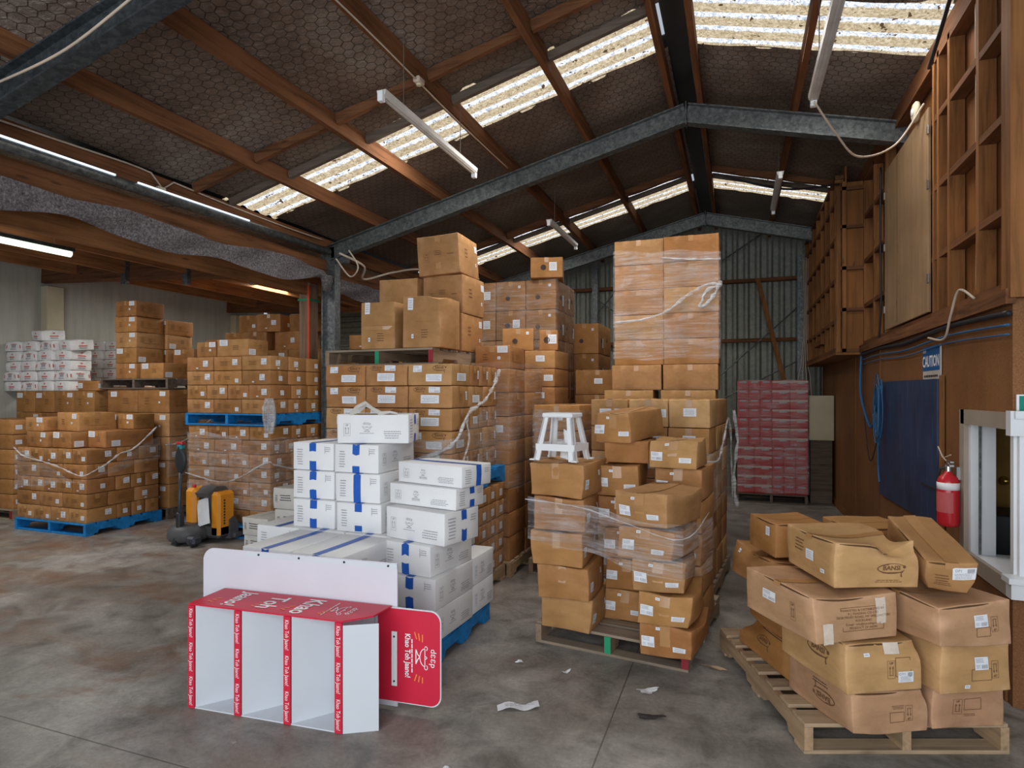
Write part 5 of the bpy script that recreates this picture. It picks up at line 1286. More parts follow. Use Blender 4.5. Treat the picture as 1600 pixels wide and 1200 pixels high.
rope_film([(-.72, 6.34, 3.02), (-.4, 6.34, 2.98), (-.15, 6.34, 2.97)], .010, 'upper film ridge on the tallest tower', 9)
# --- stack in front of the tower (S11)
pallet('old', -.18, 4.98, 0, -6, 'weathered pallet under the twin labelled carton rows', .98, 1.15)
ls = [(.207, 3, .40, 2, .32)] * 6 + [(.225, 3, .42, 1, .33)]
z = stack('twin labelled stack before tower', -.20, 5.0, -6, .97, 1.1, .14, ls, 'one', ['card_y', 'card_l', 'card'], seed=47, jit=.005)
film([(-1.12, 4.92), (-.20, 5.0), (-.09, 6.05)], lambda t: .72, lambda t: 1.14 + .1 * t, 'film round the middle of the twin labelled stack', 'film', seed=15)
rope_film([(-.55, 4.93, 1.15), (-.18, 4.97, 1.12), (-.12, 5.3, 1.2), (-.08, 5.7, 1.42), (-.06, 5.9, 1.35), (-.05, 6.0, 1.0), (-.04, 6.05, .7)], .009, 'torn film trailing down the rear side of the twin labelled stack', 10)
rope_film([(-.03, 6.05, 1.5), (-.0, 6.1, 1.2), (-.03, 6.08, .9), (-.0, 6.05, .6)], .016, 'brownish crumpled film bunch hanging behind the twin labelled stack', 11)
# --- middle pallet (S10)
pallet('old', -.27, 3.76, 0, -7.7, 'weathered pallet with green and red painted ends in the aisle', 1.0, 1.1)
hs = [('label', 'R', -.17, -.02, .055, .06, 0), ('label', 'R', .05, .03, .035, .035, 1), ('strip', 'R', .0, -.02, .004, .2, 'tape')]
g = 'cartons on the aisle pallet'
tn = ['lowest', 'second', 'third', 'fourth', 'topmost']
for t, (x, y, yw) in enumerate(((-.86, 3.80, -3), (-.865, 3.74, -1), (-.90, 3.73, 0), (-.89, 3.75, -1), (-.90, 3.75, -7))):
    hero(x, y, .14 + .214 * t, (.34 if t < 4 else .37, .44, .212), yw, f'{tn[t]} orange-brown carton of the column carrying the white stool', mat='card' if t else 'card_l', seed=60 + t, bulge=.014, amp=.006, sag=.01, crush=[(1, -1, 1 if t % 2 else -1, -.012, .01, -.01, .6), (-1, -1, -1, .01, 0, 0, .7)], decals=hs, tape=('tape', .05, .1), seam_ax=1, n=6, group=g)
fl_ = [('label', 'F', -.10, -.01, .075, .06), ('label', 'F', .08, -.035, .075, .032, 1), ('strip', 'F', 0, .06, .06, .06, 'tape'), ('small', 'F', -.04, .07, .025, .016)]
for t, (x, y, yw) in enumerate(((-.235, 3.57, -8), (-.24, 3.55, -5), (-.27, 3.56, -2), (-.33, 3.49, -13), (-.36, 3.47, -20))):
    hero(x, y, .14 + .188 * t, (.30 if t < 3 else .33, .46, .186 if t < 4 else .20), yw, f'{tn[t]} orange-brown carton of the twin labelled column nearest the doorway', mat='card' if t % 2 else 'card_o' if t == 0 else 'card_l', seed=70 + t, bulge=.014, amp=.007, sag=.008, crush=[(1, -1, -1, -.015, .01, .01, .6), (1, 0, 1, .02, 0, -.02, .6)], decals=fl_, tape=('tape', .06, .12), seam_ax=1, n=6, group=g)
for t in range(5):
    hero(-.56 + .01 * (t % 2) - (.05 if t > 2 else 0), 4.08, .14 + .207 * t, (.28, .42, .205), -4 + t, f'{tn[t]} carton of the recessed centre column on the aisle pallet', mat='card_o' if t % 2 else 'card', seed=80 + t, bulge=.01, amp=.005, decals=fl_, tape=('tape', .06, .08), seam_ax=1, n=4, group=g)
hero(-.56, 4.20, 1.178, (.30, .40, .15), 0, 'flat carton beneath the leaning one on the centre column', mat='card_o', seed=86, decals=[], n=4, group=g)
hero(-.665, 4.12, 1.335, (.26, .52, .20), -17, 'leaning orange-brown carton highest on the aisle pallet', mat='card', seed=87, bulge=.01, amp=.006, crush=[(1, -1, 1, -.02, 0, .01, .5)], decals=fl_, tape=('tape', .06, .1), seam_ax=1, n=6, group=g, rx=4)
for t in range(5):
    hero(-.215, 4.08, .14 + .206 * t, (.30, .44, .204), -8, f'{tn[t]} carton of the rear column behind the twin labelled one', mat='card', seed=90 + t, bulge=.012, amp=.005, decals=fl_, tape=('tape', .06, .08), seam_ax=1, n=4, group=g)
hero(-.235, 4.02, 1.172, (.30, .36, .18), -6, 'orange-brown carton topping the rear column, with a peeling label', mat='card_l', seed=97, bulge=.012, amp=.007, decals=fl_, tape=('tape', .06, .1), seam_ax=1, n=5, group=g)
film([(-1.25, 3.725), (-.89, 3.715), (-.62, 3.55), (-.29, 3.45), (-.16, 3.95)], lambda t: .72 - .14 * t, lambda t: .99 - .09 * t, 'band of film binding the cartons on the aisle pallet', 'film', seed=16, off=.022)
rope_film([(-1.27, 3.70, .98), (-.9, 3.685, .95), (-.6, 3.52, .91), (-.28, 3.43, .86), (-.16, 3.9, .93)], .004, 'bright rim of the film band on the aisle pallet', 12)
# --- white step stool on its column
st = empty('step_stool', (-1.095, 3.96, 1.212), (0, 0, R(-10))); tag(st, 'white plastic step stool standing on the aisle pallet cartons', 'stool')
TW, TD, BW_, BD, HH = .10, .075, .15, .13, .31
tp = MB(); tp.bbox(-TW - .01, TW + .01, -TD - .01, TD + .01, HH - .03, HH, .01); tp.build('stool_top', 'white_plastic', st)
for sx in (-1, 1):
    for sy in (-1, 1):
        mb = MB()
        for k, (w0, w1) in enumerate((((.035, .045)), ((.035, .045)))):
            if k == 0: # plate across x
                a = [(sx * TW, sy * TD), (sx * (TW - w0), sy * TD)]; b = [(sx * BW_, sy * BD), (sx * (BW_ - w1), sy * BD)]
            else: a = [(sx * TW, sy * TD), (sx * TW, sy * (TD - w0))]; b = [(sx * BW_, sy * BD), (sx * BW_, sy * (BD - w1))]
            o_ = Vector((0, -sy * .012, 0)) if k == 0 else Vector((-sx * .012, 0, 0))
            vs = [Vector((*b[0], 0)), Vector((*b[1], 0)), Vector((*a[1], HH - .02)), Vector((*a[0], HH - .02))]; vs += [v + o_ for v in vs]
            mb.add(vs, [(0, 1, 2, 3), (7, 6, 5, 4), (0, 4, 5, 1), (1, 5, 6, 2), (2, 6, 7, 3), (3, 7, 4, 0)])
        mb.bbox(sx * BW_ - .02, sx * BW_ + .02, sy * BD - .018, sy * BD + .018, 0, .01, .003); mb.build('leg', 'white_plastic', st, fix=True)
k = .28; wx, wy = BW_ + (TW - BW_) * k, BD + (TD - BD) * k
for sy in (-1, 1): MB().box(-wx, wx, sy * wy - .004, sy * wy + .004, HH * k - .022, HH * k + .022).build('rail', 'white_plastic', st)
for sx in (-1, 1): MB().box(sx * wx - .004, sx * wx + .004, -wy, wy, HH * k - .022, HH * k + .022).build('rail', 'white_plastic', st)
mb = MB(); mb.grid(lambda u, v: (-1.06 + (.045 - .02 * v) * math.cos(u * 6.28) + .012 * math.sin(u * 19 + v * 5), 3.98 + (.045 - .02 * v) * math.sin(u * 6.28), 1.215 + .19 * v + .01 * math.sin(u * 13)), 24, 8)
tag(mb.build('plastic_bag', 'white_plastic', smooth=True), 'crumpled white plastic bag standing under the step stool', 'bag')
# --- white cartons on blue pallet
pallet('blue', -1.70, 3.31, 0, 0, 'blue pallet under the white cartons behind the red display', 1.2, .86)
pallet('blue', -2.10, 2.94, 0, 0, 'short blue pallet under the flat white cartons behind the display', .76, .36)
wl = lambda w, h: [('lines', 'F', -w * .32, -.005, w * .15, h * .62, 'ink_grey', 7), ('label_', 'F', 0, 0, 0, 0)][:1] + [('frame', 'F', w * .30, h * .26, w * .003, h * .26, 'ink_grey'), ('lines', 'F', w * .37, h * .27, w * .13, h * .2, 'ink_grey', 3)]
def side_art(d, h, frozen=0, face='R'): return [('arrows', face, -d * .36, -h * .03, d * .09, h * .42, 'ink_grey'), ('deep', face, -d * .08, h * .02, h * .36, frozen, 'ink_grey'), ('lines', face, d * .27, -h * .2, d * .26, h * .3, 'ink_grey', 4)]
W = (.36, .50, .193); gw = 'white cartons sealed with blue tape'
def wbox(x, y, z, yaw, label, size=W, tapeF=((.30, .36), (-.32, .36)), art='R', full=False, corner='FR', seed=0, mat='white_card', frozen=0, extra=(), n=3, **kw):
    w, d, h = size; dec = []
    if art == 'R': dec += wl(w, h) + side_art(d, h, frozen, 'R')
    else:          dec += side_art(w, h, frozen, 'F') + [('lines', 'R', -d * .3, 0, d * .22, h * .7, 'ink_grey', 7), ('lines', 'R', d * .33, h * .2, d * .2, h * .25, 'ink_grey', 3)]
    tx = 'F' if art == 'R' else 'R'; o = 0 if art == 'R' else d * .05
    for c, l in tapeF: dec.append(('strip', tx, o, c * h, .055 if art == 'R' else .05, l * h, 'blue_tape'))
    return make_carton(size, mat, 200 + seed, .004, .002, .001, (), dec + list(extra), ('blue_tape', .05, .0005), n, 'white_carton', seam_ax=1 if art == 'R' else 0, loc=at_corner(corner, x, y, z, size, yaw), rot=(R(kw.get('rx', 0)), R(kw.get('ry', 0)), R(yaw)), label=label, group=gw)
h = .193
for t in range(2):
    z = .142 + .1935 * t; q = ('lowest', 'second tier')[t]
    wbox(-1.705, 3.31, z, -3, f'{q} white carton at the pallet corner nearest the aisle', seed=t); wbox(-2.08, 3.29, z, -3, f'{q} white carton second from the aisle corner', seed=2 + t)
    wbox(-1.69, 3.83, z, -2, f'{q} white carton behind the aisle corner one', size=(.36, .35, .193), seed=4 + t)
    for k in range(2): wbox(-2.45 - .38 * k, 3.02, z, 0, f'{q} white carton behind the display panel, {("inner", "outer")[k]}', seed=6 + t)
    for k in range(2): wbox(-2.46 - .38 * k, 3.55, z, 0, f'{q} white carton supporting the {("inner", "outer")[k]} tall column', seed=10 + k)
z = .142 + .387
wbox(-2.10, 2.93, z, -2, 'white carton with long blue tape lying flat behind the display, aisle side', seed=20); wbox(-2.475, 2.94, z, -2, 'white carton with long blue tape lying flat behind the display, outer side', seed=21)
wbox(-2.10, 3.47, z, 0, 'third tier white carton under the tall columns, aisle side', seed=22, tapeF=()); wbox(-2.47, 3.47, z, 0, 'third tier white carton under the middle tall column', seed=23, tapeF=()); wbox(-2.84, 3.47, z, 0, 'third tier white carton under the outer tall column', seed=24, tapeF=())
wbox(-1.75, 3.33, z, -8, 'white carton under the sideways one at the aisle corner', seed=25, size=(.37, .48, .193))
z2 = z + .194
wbox(-1.66, 3.34, z2, -14, 'deep white carton laid sideways above the aisle corner', size=(.49, .34, .20), art='F', seed=26, tapeF=((.34, .3), (-.3, .36)), n=4)
wbox(-1.63, 3.44, z2 + .202, -12, 'lower of the two slim white KEEP FROZEN cartons', size=(.55, .30, .135), art='F', frozen=1, seed=27, tapeF=((.3, .3), (-.3, .34)), mat='white_card')
wbox(-1.60, 3.46, z2 + .339, -15, 'upper slim white KEEP FROZEN carton with one long blue tape', size=(.55, .30, .135), art='F', frozen=1, seed=28, tapeF=((0, 1.0),))
for t in range(3):
    wbox(-2.20 - .03 * t, 3.50 + .03 * t, z2 + .194 * t, 1, f'{("lowest", "middle", "upper")[t]} white carton of the inner tall column behind the slim cartons', seed=30 + t, tapeF=(((.36, .28), (-.36, .2)), ((.34, .3), (-.15, .75)), ((.32, .36), (-.38, .24)))[t], size=(.345, .50, .193))
    wbox(-2.58 - .03 * t, 3.52 + .035 * t, z2 + .194 * t, 1, f'{("lowest", "middle", "upper")[t]} white carton of the outer tall column', seed=34 + t, tapeF=((.34, .3), (-.34, .34)), size=(.34, .50, .193))
top = wbox(-2.12, 3.72, z2 + .584, 17, 'torn open white carton highest of all the white ones', size=(.50, .34, .20), art='F', seed=40, tapeF=((.3, .34), (-.35, .3)))
mb = MB(); rr = random.Random(4)
pts = [(-.16, -.166, .202), (-.10, -.175, .235), (-.06, -.14, .27), (-.02, -.12, .24), (.05, -.16, .205), (.12, -.17, .215), (.17, -.165, .205)]
mb.tube(pts, .012, 5, radii=[.012, .03, .022, .012, .018, .01, .008]); mb.build('torn_flap', 'grey_card', top)
mb = MB(); mb.box(-.15, .17, -.168, -.16, .17, .202); mb.build('torn_edge', 'ink_soft', top)
# small grey-white cartons beside them
pallet('blue', -3.28, 4.12, 0, 0, 'small blue pallet under the greyed white cartons', .75, .6)
gs = [('arrows', 'F', -.10, 0, .02, .06, 'ink'), ('lines', 'F', 0, .01, .12, .06, 'ink', 3), ('arrows', 'F', .10, 0, .02, .06, 'ink')]
for t in range(4): make_carton((.28, .34, .178), 'grey_card', 300 + t, .006, .004, .003, (), gs, None, 3, 'white_carton', seam_ax=1, loc=(-3.50 - .01 * t, 4.34, .142 + .18 * t), rot=(0, 0, R(rnd.uniform(-4, 4))), label=f'{tiers[t]} greyed white carton of the narrow column by the jack', group='greyed white cartons')
for t in range(3): make_carton((.27, .34, .15), 'grey_card', 310 + t, .006, -.01 if t == 2 else .004, .003, (), gs, None, 3, 'white_carton', seam_ax=1, loc=(-3.83, 4.34 - .02 * t, .142 + .152 * t), rot=(0, 0, R(rnd.uniform(-4, 4))), label=f'{tiers[t]} greyed white carton of the low outer column by the jack', group='greyed white cartons')

# --- red cartons at the back
pallet('dark', .98, 10.0, 0, 0, 'dark reddish pallet under the red cartons at the rear wall', 1.0, 1.1)
RP = {}
def red_proto(w):
    if w in RP: return RP[w]
    long_ = w > .22; dec = [('patch', 'F', 0, .045, w * .98, .028, 'cream_p'), ('patch', 'F', w * .12, .02, w * .45, .02, 'ink_grey')] if long_ else [('patch', 'F', 0, .045, w * .6, .024, 'ink_grey')]
    RP[w] = make_carton((w - .003, .30, .1415), 'red_card', int(w * 1000), .002, .001, .001, (), dec + ([('lines', 'R', 0, 0, .1, .05, 'ink', 2)]), None, 2, 'red_carton', False, group='red cartons wrapped at the rear wall'); return RP[w]
M['cream_p'] = plain('cream_print', (.50, .40, .34), .5)
usedr = set()
for t in range(12):
    lowhalf = t < 5
    cols = ([(.245, 0), (.245, .245)] + [(.163, .49 + .163 * k) for k in range(3)]) if lowhalf else ([(.163, .163 * k) for k in range(3)] + [(.245, .49), (.245, .735)])
    for k, (w_, x0) in enumerate(cols):
        p = red_proto(w_); lb = f'red carton, {ORD[t + 1]} layer up, {ORD[k + 1]} along from the narrow side, rear wall'.replace(' from the narrow side', ' the front')
        loc = (-.0 + x0 + w_ / 2, 10.16, .142 + .1425 * t)
        if w_ not in usedr: usedr.add(w_); p.location = loc; tag(p, lb, 'box', 'red cartons wrapped at the rear wall')
        else: clone(p, loc, (0, 0, 0), lb, 'red cartons wrapped at the rear wall')
film([(0, 10.01), (.98, 10.01), (.98, 10.3)], .16, 1.85, 'milky film over the red cartons', 'film', seed=20)

# --- right hand pallet of battered cartons
pallet('pine', 1.17, 3.42, 0, 20, 'pine pallet under the battered cartons by the office window', .94, 1.15)
g = 'battered cartons by the office window'
def bx(x, y, z, size, yaw, label, mat, seed, dec, crush=(), **kw):
    return hero(x, y, z, size, yaw, label, corner=kw.pop('corner', 'FL'), mat=mat, seed=seed, bulge=kw.pop('bulge', .008), amp=kw.pop('amp', .004), sag=kw.pop('sag', .009), crush=crush, decals=dec, seam_ax=kw.pop('seam_ax', 0), gaps=kw.pop('gaps', (('F', -size[0] * .46, size[0] * .1 * (seed % 4)), ('L', -size[1] * .2, size[1] * .46))), n=kw.pop('n', 8), group=g, **kw)
dn = [('arrows', 'F', .09, -.005, .035, .07, 'ink_soft', -1), ('frame', 'F', .03, -.02, .07, .045), ('lines', 'F', .035, .025, .06, .02, 'ink_soft', 3)]
up = [('arrows', 'F', .03, -.01, .035, .08), ('frame', 'F', .09, 0, .075, .085)]
bx(.47, 3.045, .14, (.375, .47, .195), 28, 'lowest battered carton at the pallet corner with upside down oval print', 'card_p', 101, dn + [('bansi', 'L', .05, .0, .15, math.pi), ('lines', 'L', .03, .055, .12, .025, 'ink', 2)], [(-1, -1, -1, .015, .01, .01, .5), (1, -1, 1, -.01, .03, -.02, .6)], tape=('tape', .05, .02))
bx(.825, 3.245, .14, (.345, .42, .19), 25, 'lowest carton beside the corner one with an arrow box print', 'card_p', 102, [('arrows', 'F', -.06, .01, .04, .07), ('frame', 'F', .01, .02, .08, .05), ('lines', 'F', 0, -.03, .06, .015, 'ink_soft', 2)], [(-1, 1, 1, .02, 0, -.01, .6)], tape=('tape', .05, .02))
bx(.445, 2.995, .343, (.365, .48, .22), 29, 'second tier yellowish carton with clear tape patch and oval side print', 'card_y', 103, up + [('label', 'F', .10, -.045, .075, .05, 'C1Y1'), ('small', 'F', -.08, .06, .03, .016), ('strip', 'F', .04, .085, .07, .05, 'clear_tape'), ('bansi', 'L', .06, .02, .15, 0)], [(1, -1, 1, -.01, .04, -.01, .5), (-.2, -1, 1, 0, .03, -.01, .5)], tape=('tape', .05, .02))
bx(.83, 3.15, .338, (.345, .46, .225), 28, 'second tier yellowish carton by the office with a white label', 'card_y', 104, [('label', 'F', .02, .02, .07, .055), ('frame', 'F', .02, -.03, .10, .05), ('arrows', 'F', .09, -.01, .035, .075, 'ink_soft', -1), ('small', 'F', -.05, -.08, .025, .016)], [(-1, -1, 1, .02, .01, 0, .5)], tape=('tape', .05, .02))
ad = [('frame', 'F', .03, -.0, .21, .11)] + [('text', 'F', .03, .042 - .017 * i, 0, .0155, 'ink_soft', s) for i, s in enumerate(('MARKETED & DISTRIBUTED BY', 'R J TRADING CO LTD', '26/28 PRIVET ROAD, MT WELLINGTON', 'AUCKLAND', 'E-mail : info@rjtrading.co.nz', 'PRODUCT OF INDIA'))]
bx(.315, 2.93, .568, (.42, .50, .205), 33, 'pinkish carton with a printed address box on the pile by the office', 'card_p', 105, ad + [('label', 'L', -.05, .02, .10, .045), ('arrows', 'L', .12, 0, .03, .08), ('strip', 'F', .12, .03, .05, .12, 'clear_tape'), ('strip', 'F', -.15, -.06, .05, .09, 'clear_tape')], [(-.3, -1, 1, 0, .02, -.02, .7), (1, 1, 1, 0, 0, -.04, .8)], tape=('tape', .05, .02))
bx(.80, 3.06, .566, (.36, .46, .195), 30, 'pinkish carton with a white label beside the address printed one', 'card_p', 106, [('label', 'F', .02, .02, .07, .055), ('arrows', 'F', .09, 0, .035, .065, 'ink_soft', -1), ('frame', 'F', .03, -.03, .07, .04)], [(-1, -1, 1, .03, .03, -.03, .6), (-1, -1, -1, .03, .02, 0, .6), (0, 0, 1, 0, 0, -.02, .8)], tape=('tape', .05, .02))
mb = MB(); 
bx(.41, 3.08, .778, (.385, .44, .205), 22, 'topmost battered yellowish carton with oval print and a caved corner', 'card_y', 107, [('bansi', 'F', .06, -.01, .125, 0), ('lines', 'F', .05, -.07, .13, .016, 'ink_soft', 2), ('lines', 'L', -.08, .03, .09, .07, 'ink_soft', 4), ('label', 'L', .02, -.0, .07, .05, 1), ('small', 'L', .13, -.05, .035, .018)], [(.55, -1, 1, -.02, .06, -.06, .42), (1, -.5, 1, -.04, .02, -.02, .5), (1, -1, 1, .02, .0, .03, .25), (0, 0, 1, 0, 0, -.015, .8)], n=12, tape=('tape', .05, .02))
bx(.79, 3.24, .818, (.205, .50, .145), 6, 'slanting slim carton marked DP1 topping the pile by the window', 'card_l', 108, [('label', 'F', .05, .025, .095, .055, 'DP1'), ('lines', 'F', -.04, 0, .06, .04, 'ink_soft', 3), ('lines', 'F', -.035, -.03, .08, .02, 'ink_soft', 2)], [(-1, -1, -1, .02, 0, .01, .6), (1, -1, -1, -.03, 0, 0, .6)], rx=13, tape=('tape', .055, .03), seam_ax=1)
bx(.26, 3.54, .142, (.36, .52, .20), 30, 'squashed carton with oval print at the rear low corner of the pile', 'card_o', 109, [('bansi', 'L', 0, .02, .15, 0)], [(-1, 1, 1, .1, -.06, -.06, .9), (-1, -1, 1, .02, 0, -.02, .6)], amp=.012)
bx(.25, 3.53, .345, (.36, .40, .205), 30, 'second battered carton up in the rear outer column', 'card_o', 110, [('bansi', 'L', -.06, .02, .14, 0)], [(-1, 1, -1, .02, 0, .01, .6)], amp=.008)
bx(.19, 3.61, .553, (.37, .50, .185), 26, 'open flapped battered carton topping the rear outer column', 'card', 111, [('small', 'L', -.18, .06, .02, .02), ('label', 'L', .02, -.03, .07, .04, 1)], [(-1, .2, 1, .05, 0, -.03, .5), (-1, 1, 1, .02, 0, .02, .4)], amp=.01)
bx(.20, 3.68, .742, (.30, .32, .19), 24, 'small brown carton tucked behind the topmost battered one', 'card_o', 112, [('label', 'L', .08, .04, .04, .05, 1)], (), n=4)
for t in range(3): bx(.62 - .01 * t, 3.72, .142 + .205 * t, (.38, .42, .203), 24, f'{tiers[t]} hidden carton at the rear of the pile by the office', 'card', 113 + t, [], (), n=4)
bx(.60, 3.74, .76, (.34, .32, .17), 24, 'brown carton peeking up behind the caved corner one', 'card', 118, [], (), n=5)

# --- red and white display stand lying on its side
ds = empty('display_stand', (-2.71, 2.45, 0), (0, 0, R(4))); tag(ds, 'white and red cardboard display stand lying on its side on the floor', 'display stand')
Wd, Dd, Hd, t_ = .915, .26, .54, .006
MB().box(0, Wd, 0, Dd, 0, t_).build('side_panel', 'display_white', ds)
hp = MB(); vs = [(-.0, -.002), (Wd, -.002), (Wd + .11, Dd * .42), (Wd + .13, Dd), (0, Dd)]
hp.prism([(x, y) for x, y in vs], Hd, Hd + .008, 2); hd = hp.build('header_panel', 'red_print', ds, fix=True)
MB().box(0, Wd + .03, Dd - t_, Dd, 0, Hd).build('back_panel', 'display_white', ds)
for k in range(4):
    x = .0 + .293 * k if k < 3 else .88; x = [0.0, .29, .585, .875][k]
    sh = MB(); sh.box(x + .0, x + .006, .0, Dd - t_, t_, Hd).build('shelf', 'display_white', ds)
    # sloping inner face of each shelf
    s2 = MB(); s2.add([(x + .042, .002, t_), (x + (.29 if k < 3 else .04) - .02, Dd - t_ - .004, t_), (x + (.29 if k < 3 else .04) - .02, Dd - t_ - .004, Hd), (x + .042, .002, Hd)], [(0, 1, 2, 3)]); 
    if k < 3: s2.build('sloping_shelf', 'display_white', ds)
    st_ = MB(); st_.box(x, x + .040, -.006, .002, .002, Hd - .001); strip = st_.build('shelf_strip', 'red_print', ds)
    tx = MB(); P = lambda a, b, x=x: (x + .02 + b, -.0075, Hd / 2 - a)
    for j in range(3): flat_text(tx, 'Khao Toh Jaano!', .031, P, 0, False, .72, cx=-.178 + .178 * j, cy=0)
    tx.build('strip_lettering', 'white_print', strip)
    if k:
        c_ = MB(); c_.box(x - .028, x - .020, Dd * .35, Dd * .36, .12, .40); c_.box(x - .03, x - .004, Dd * .30, Dd * .31, .12, .38); cl = c_.build('joining_strip', 'white_plastic', ds)
        r_ = MB(); 
        for zz in (.16, .34): r_.lathe([(.005, 0), (.005, .004)], 8, mx=Matrix.Translation((x - .017, Dd * .30, zz)) @ Matrix.Rotation(R(90), 4, 'X'))
        r_.build('rivet', 'dark_plastic', cl)
        rb = MB(); rb.box(x - .03, x - .001, Dd * .36, Dd * .375, .02, .12); rb.box(x - .03, x - .001, Dd * .36, Dd * .375, .42, Hd - .002); rb.build('red_edge', 'red_print', ds)
MB().add([(Wd + .002, -.0, .0), (Wd + .155, .075, .0), (Wd + .155, .075, Hd - .015), (Wd + .002, -.0, Hd - .015)], [(0, 1, 2, 3)]).build('side_flap', 'display_white', ds)
def rrect(x0, x1, z0, z1, r, corners):
    out = []
    for cx_, cz, a0, c in ((x1, z0, -90, 'br'), (x1, z1, 0, 'tr'), (x0, z1, 90, 'tl'), (x0, z0, 180, 'bl')):
        sx = -1 if cx_ == x1 else 1; sz = 1 if cz == z0 else -1
        if c in corners: out += [(cx_ + sx * r + r * math.cos(R(a0 + 90 * i / 8)), cz + sz * r + r * math.sin(R(a0 + 90 * i / 8))) for i in range(9)]
        else: out.append((cx_, cz))
    return out
rp = MB(); rp.prism(rrect(Wd + .05, 1.315, .055, .535, .055, ('br', 'tr')), Dd - .0, Dd + .01, 1); red = rp.build('red_side_panel', 'red_print', ds, fix=True)
ed = MB(); ed.prism(rrect(Wd + .05, 1.321, .049, .541, .058, ('br', 'tr')), Dd + .002, Dd + .008, 1); ed.build('white_rim', 'display_white', red, fix=True)
tx = MB(); P = lambda a, b: (1.175 + b, Dd - .0015, .30 - a)       # reads downwards
flat_text(tx, 'Khao Toh Jaano!', .042, P, 0, True, .80, cx=0, cy=-.04); deep_logo(tx, lambda u, v: P(u, v), 0, .045, .125, 0); tx.build('panel_lettering', 'white_print', red)
P = lambda a, b: (1.175 + b, Dd - .0015, .30 - a)
og = MB()
for s in (-1, 1):
    for k_ in range(3): stroke(og, [(s * .09 + .006 * k_, .012 + .016 * k_), (s * .125 + .004 * k_, .0 + .022 * k_)], .006, P)
og.build('orange_spark', 'orange_ink', red)
# wording on the header, seen from above
tx = MB(); P = lambda a, b: (a, b, Hd + .0095)
for s_, cx_, cy_, sz in (('Jaano!', .21, .125, .12), ('Toh', .42, .125, .145), ('Khao', .63, .125, .14)): flat_text(tx, s_, sz, lambda a, b: (a, b, Hd + .0095), 0, True, .72, cx=cx_, cy=cy_, rot=R(-90))
deep_logo(tx, P, .83, .125, .13, 0, False, R(-90)); tx.build('header_lettering', 'white_print', hd)
og = MB()
for cx_ in (.07, .34, .52, .74):
    for k_ in range(3): stroke(og, [(cx_ + .012 * k_, .06 + .02 * k_), (cx_ + .03 + .010 * k_, .05 + .03 * k_)], .008, P)
og.build('orange_spark', 'orange_ink', hd)
wp = MB(); wp.prism(rrect(-.16, 1.07, .02, .765, .075, ('tl',)), Dd + .014, Dd + .022, 1); w_ = wp.build('white_backboard', 'display_back', ds, fix=True)
MB().box(.14, 1.07, Dd + .010, Dd + .014, .735, .762).build('top_strip', 'display_white', w_)
rv = MB()
for x in (.22, .48, .76, 1.02): rv.lathe([(.006, 0), (.006, .004)], 8, mx=Matrix.Translation((x, Dd + .010, .75)) @ Matrix.Rotation(R(90), 4, 'X'))
rv.build('rivet', 'dark_plastic', w_)
cs = MB(); cs.box(Wd + .135, Wd + .165, Dd - .012, Dd - .006, .14, .42); cs_ = cs.build('joining_strip', 'white_plastic', ds)
rv = MB()
for zz in (.165, .395): rv.lathe([(.005, 0), (.005, .004)], 8, mx=Matrix.Translation((Wd + .15, Dd - .012, zz)) @ Matrix.Rotation(R(90), 4, 'X'))
rv.build('rivet', 'dark_plastic', cs_)

# --- electric pallet jack
pj = empty('pallet_jack', (-5.56, 5.10, 0), (0, 0, 0)); tag(pj, 'yellow and grey electric pallet jack with its handle upright', 'pallet jack')
def blk(x0, x1, y0, y1, z0, z1, b=.02, mx=None): m_ = MB(); m_.bbox(x0, x1, y0, y1, z0, z1, b, mx=mx); return m_
MB().lathe([(.10, .03), (.19, .035), (.215, .07), (.21, .15), (.17, .20), (.09, .215)], 24, mx=Matrix.Translation((-.16, .07, 0))).build('drive_base', 'grey_plastic', pj, smooth=True)
blk(-.22, .22, .12, .34, .05, .20, .03).build('chassis', 'grey_plastic', pj)
for s in (-1, 1): MB().lathe([(.05, -.02), (.06, -.012), (.06, .012), (.05, .02)], 16, mx=Matrix.Translation((s * .11 - .02, -.09, .062)) @ Matrix.Rotation(R(90), 4, 'Y')).build('wheel', 'dark_plastic', pj, smooth=True)
blk(.02, .14, -.14, -.02, .03, .12, .02).build('foot_guard', 'slate_metal', pj)
blk(-.22, -.07, .06, .30, .19, .60, .035).build('yellow_cover', 'yellow', pj); blk(.09, .22, .12, .36, .06, .56, .035).build('yellow_cover', 'yellow', pj)
blk(-.08, .10, .12, .32, .18, .55, .02).build('mast_body', 'dark_plastic', pj)
MB().prism([(.08, .55), (.20, .615), (.33, .60), (.40, .52), (.34, .45), (.1, .5)], -.09, .11, 0).build('top_hood', 'grey_plastic', pj, fix=True)
MB().lathe([(.018, .60), (.02, .62), (.012, .635)], 12, mx=Matrix.Translation((-.15, .14, -.0))).build('stop_button', 'red_gloss', pj, smooth=True)
wing = MB(); wing.prism([(.26, .03), (.385, .03), (.385, .16), (.37, .22), (.32, .27), (.26, .24)], .08, .24, 0); wing.build('side_housing', 'grey_plastic', pj, fix=True)
tx = MB(); 
for k_ in range(9): rect(tx, -.012, -.14 + k_ * .032, .012, -.118 + k_ * .032, lambda a, b: (.2212, .20 + a, .34 + b))
tx.build('side_lettering', 'ink', pj)
pc = MB(); mxp = Matrix.Translation((.03, .09, .36)) @ Matrix.Rotation(R(-18), 4, 'Y') @ Matrix.Rotation(R(-12), 4, 'X'); pc.bbox(-.085, .085, -.004, .004, -.16, .13, .002, mx=mxp); pc.build('document_pouch', 'paper', pj)
MB().tube([(-.14, -.05, .18), (-.14, -.065, .45), (-.14, -.05, .86)], .02, 12).build('tiller_arm', 'slate_metal', pj, smooth=True)
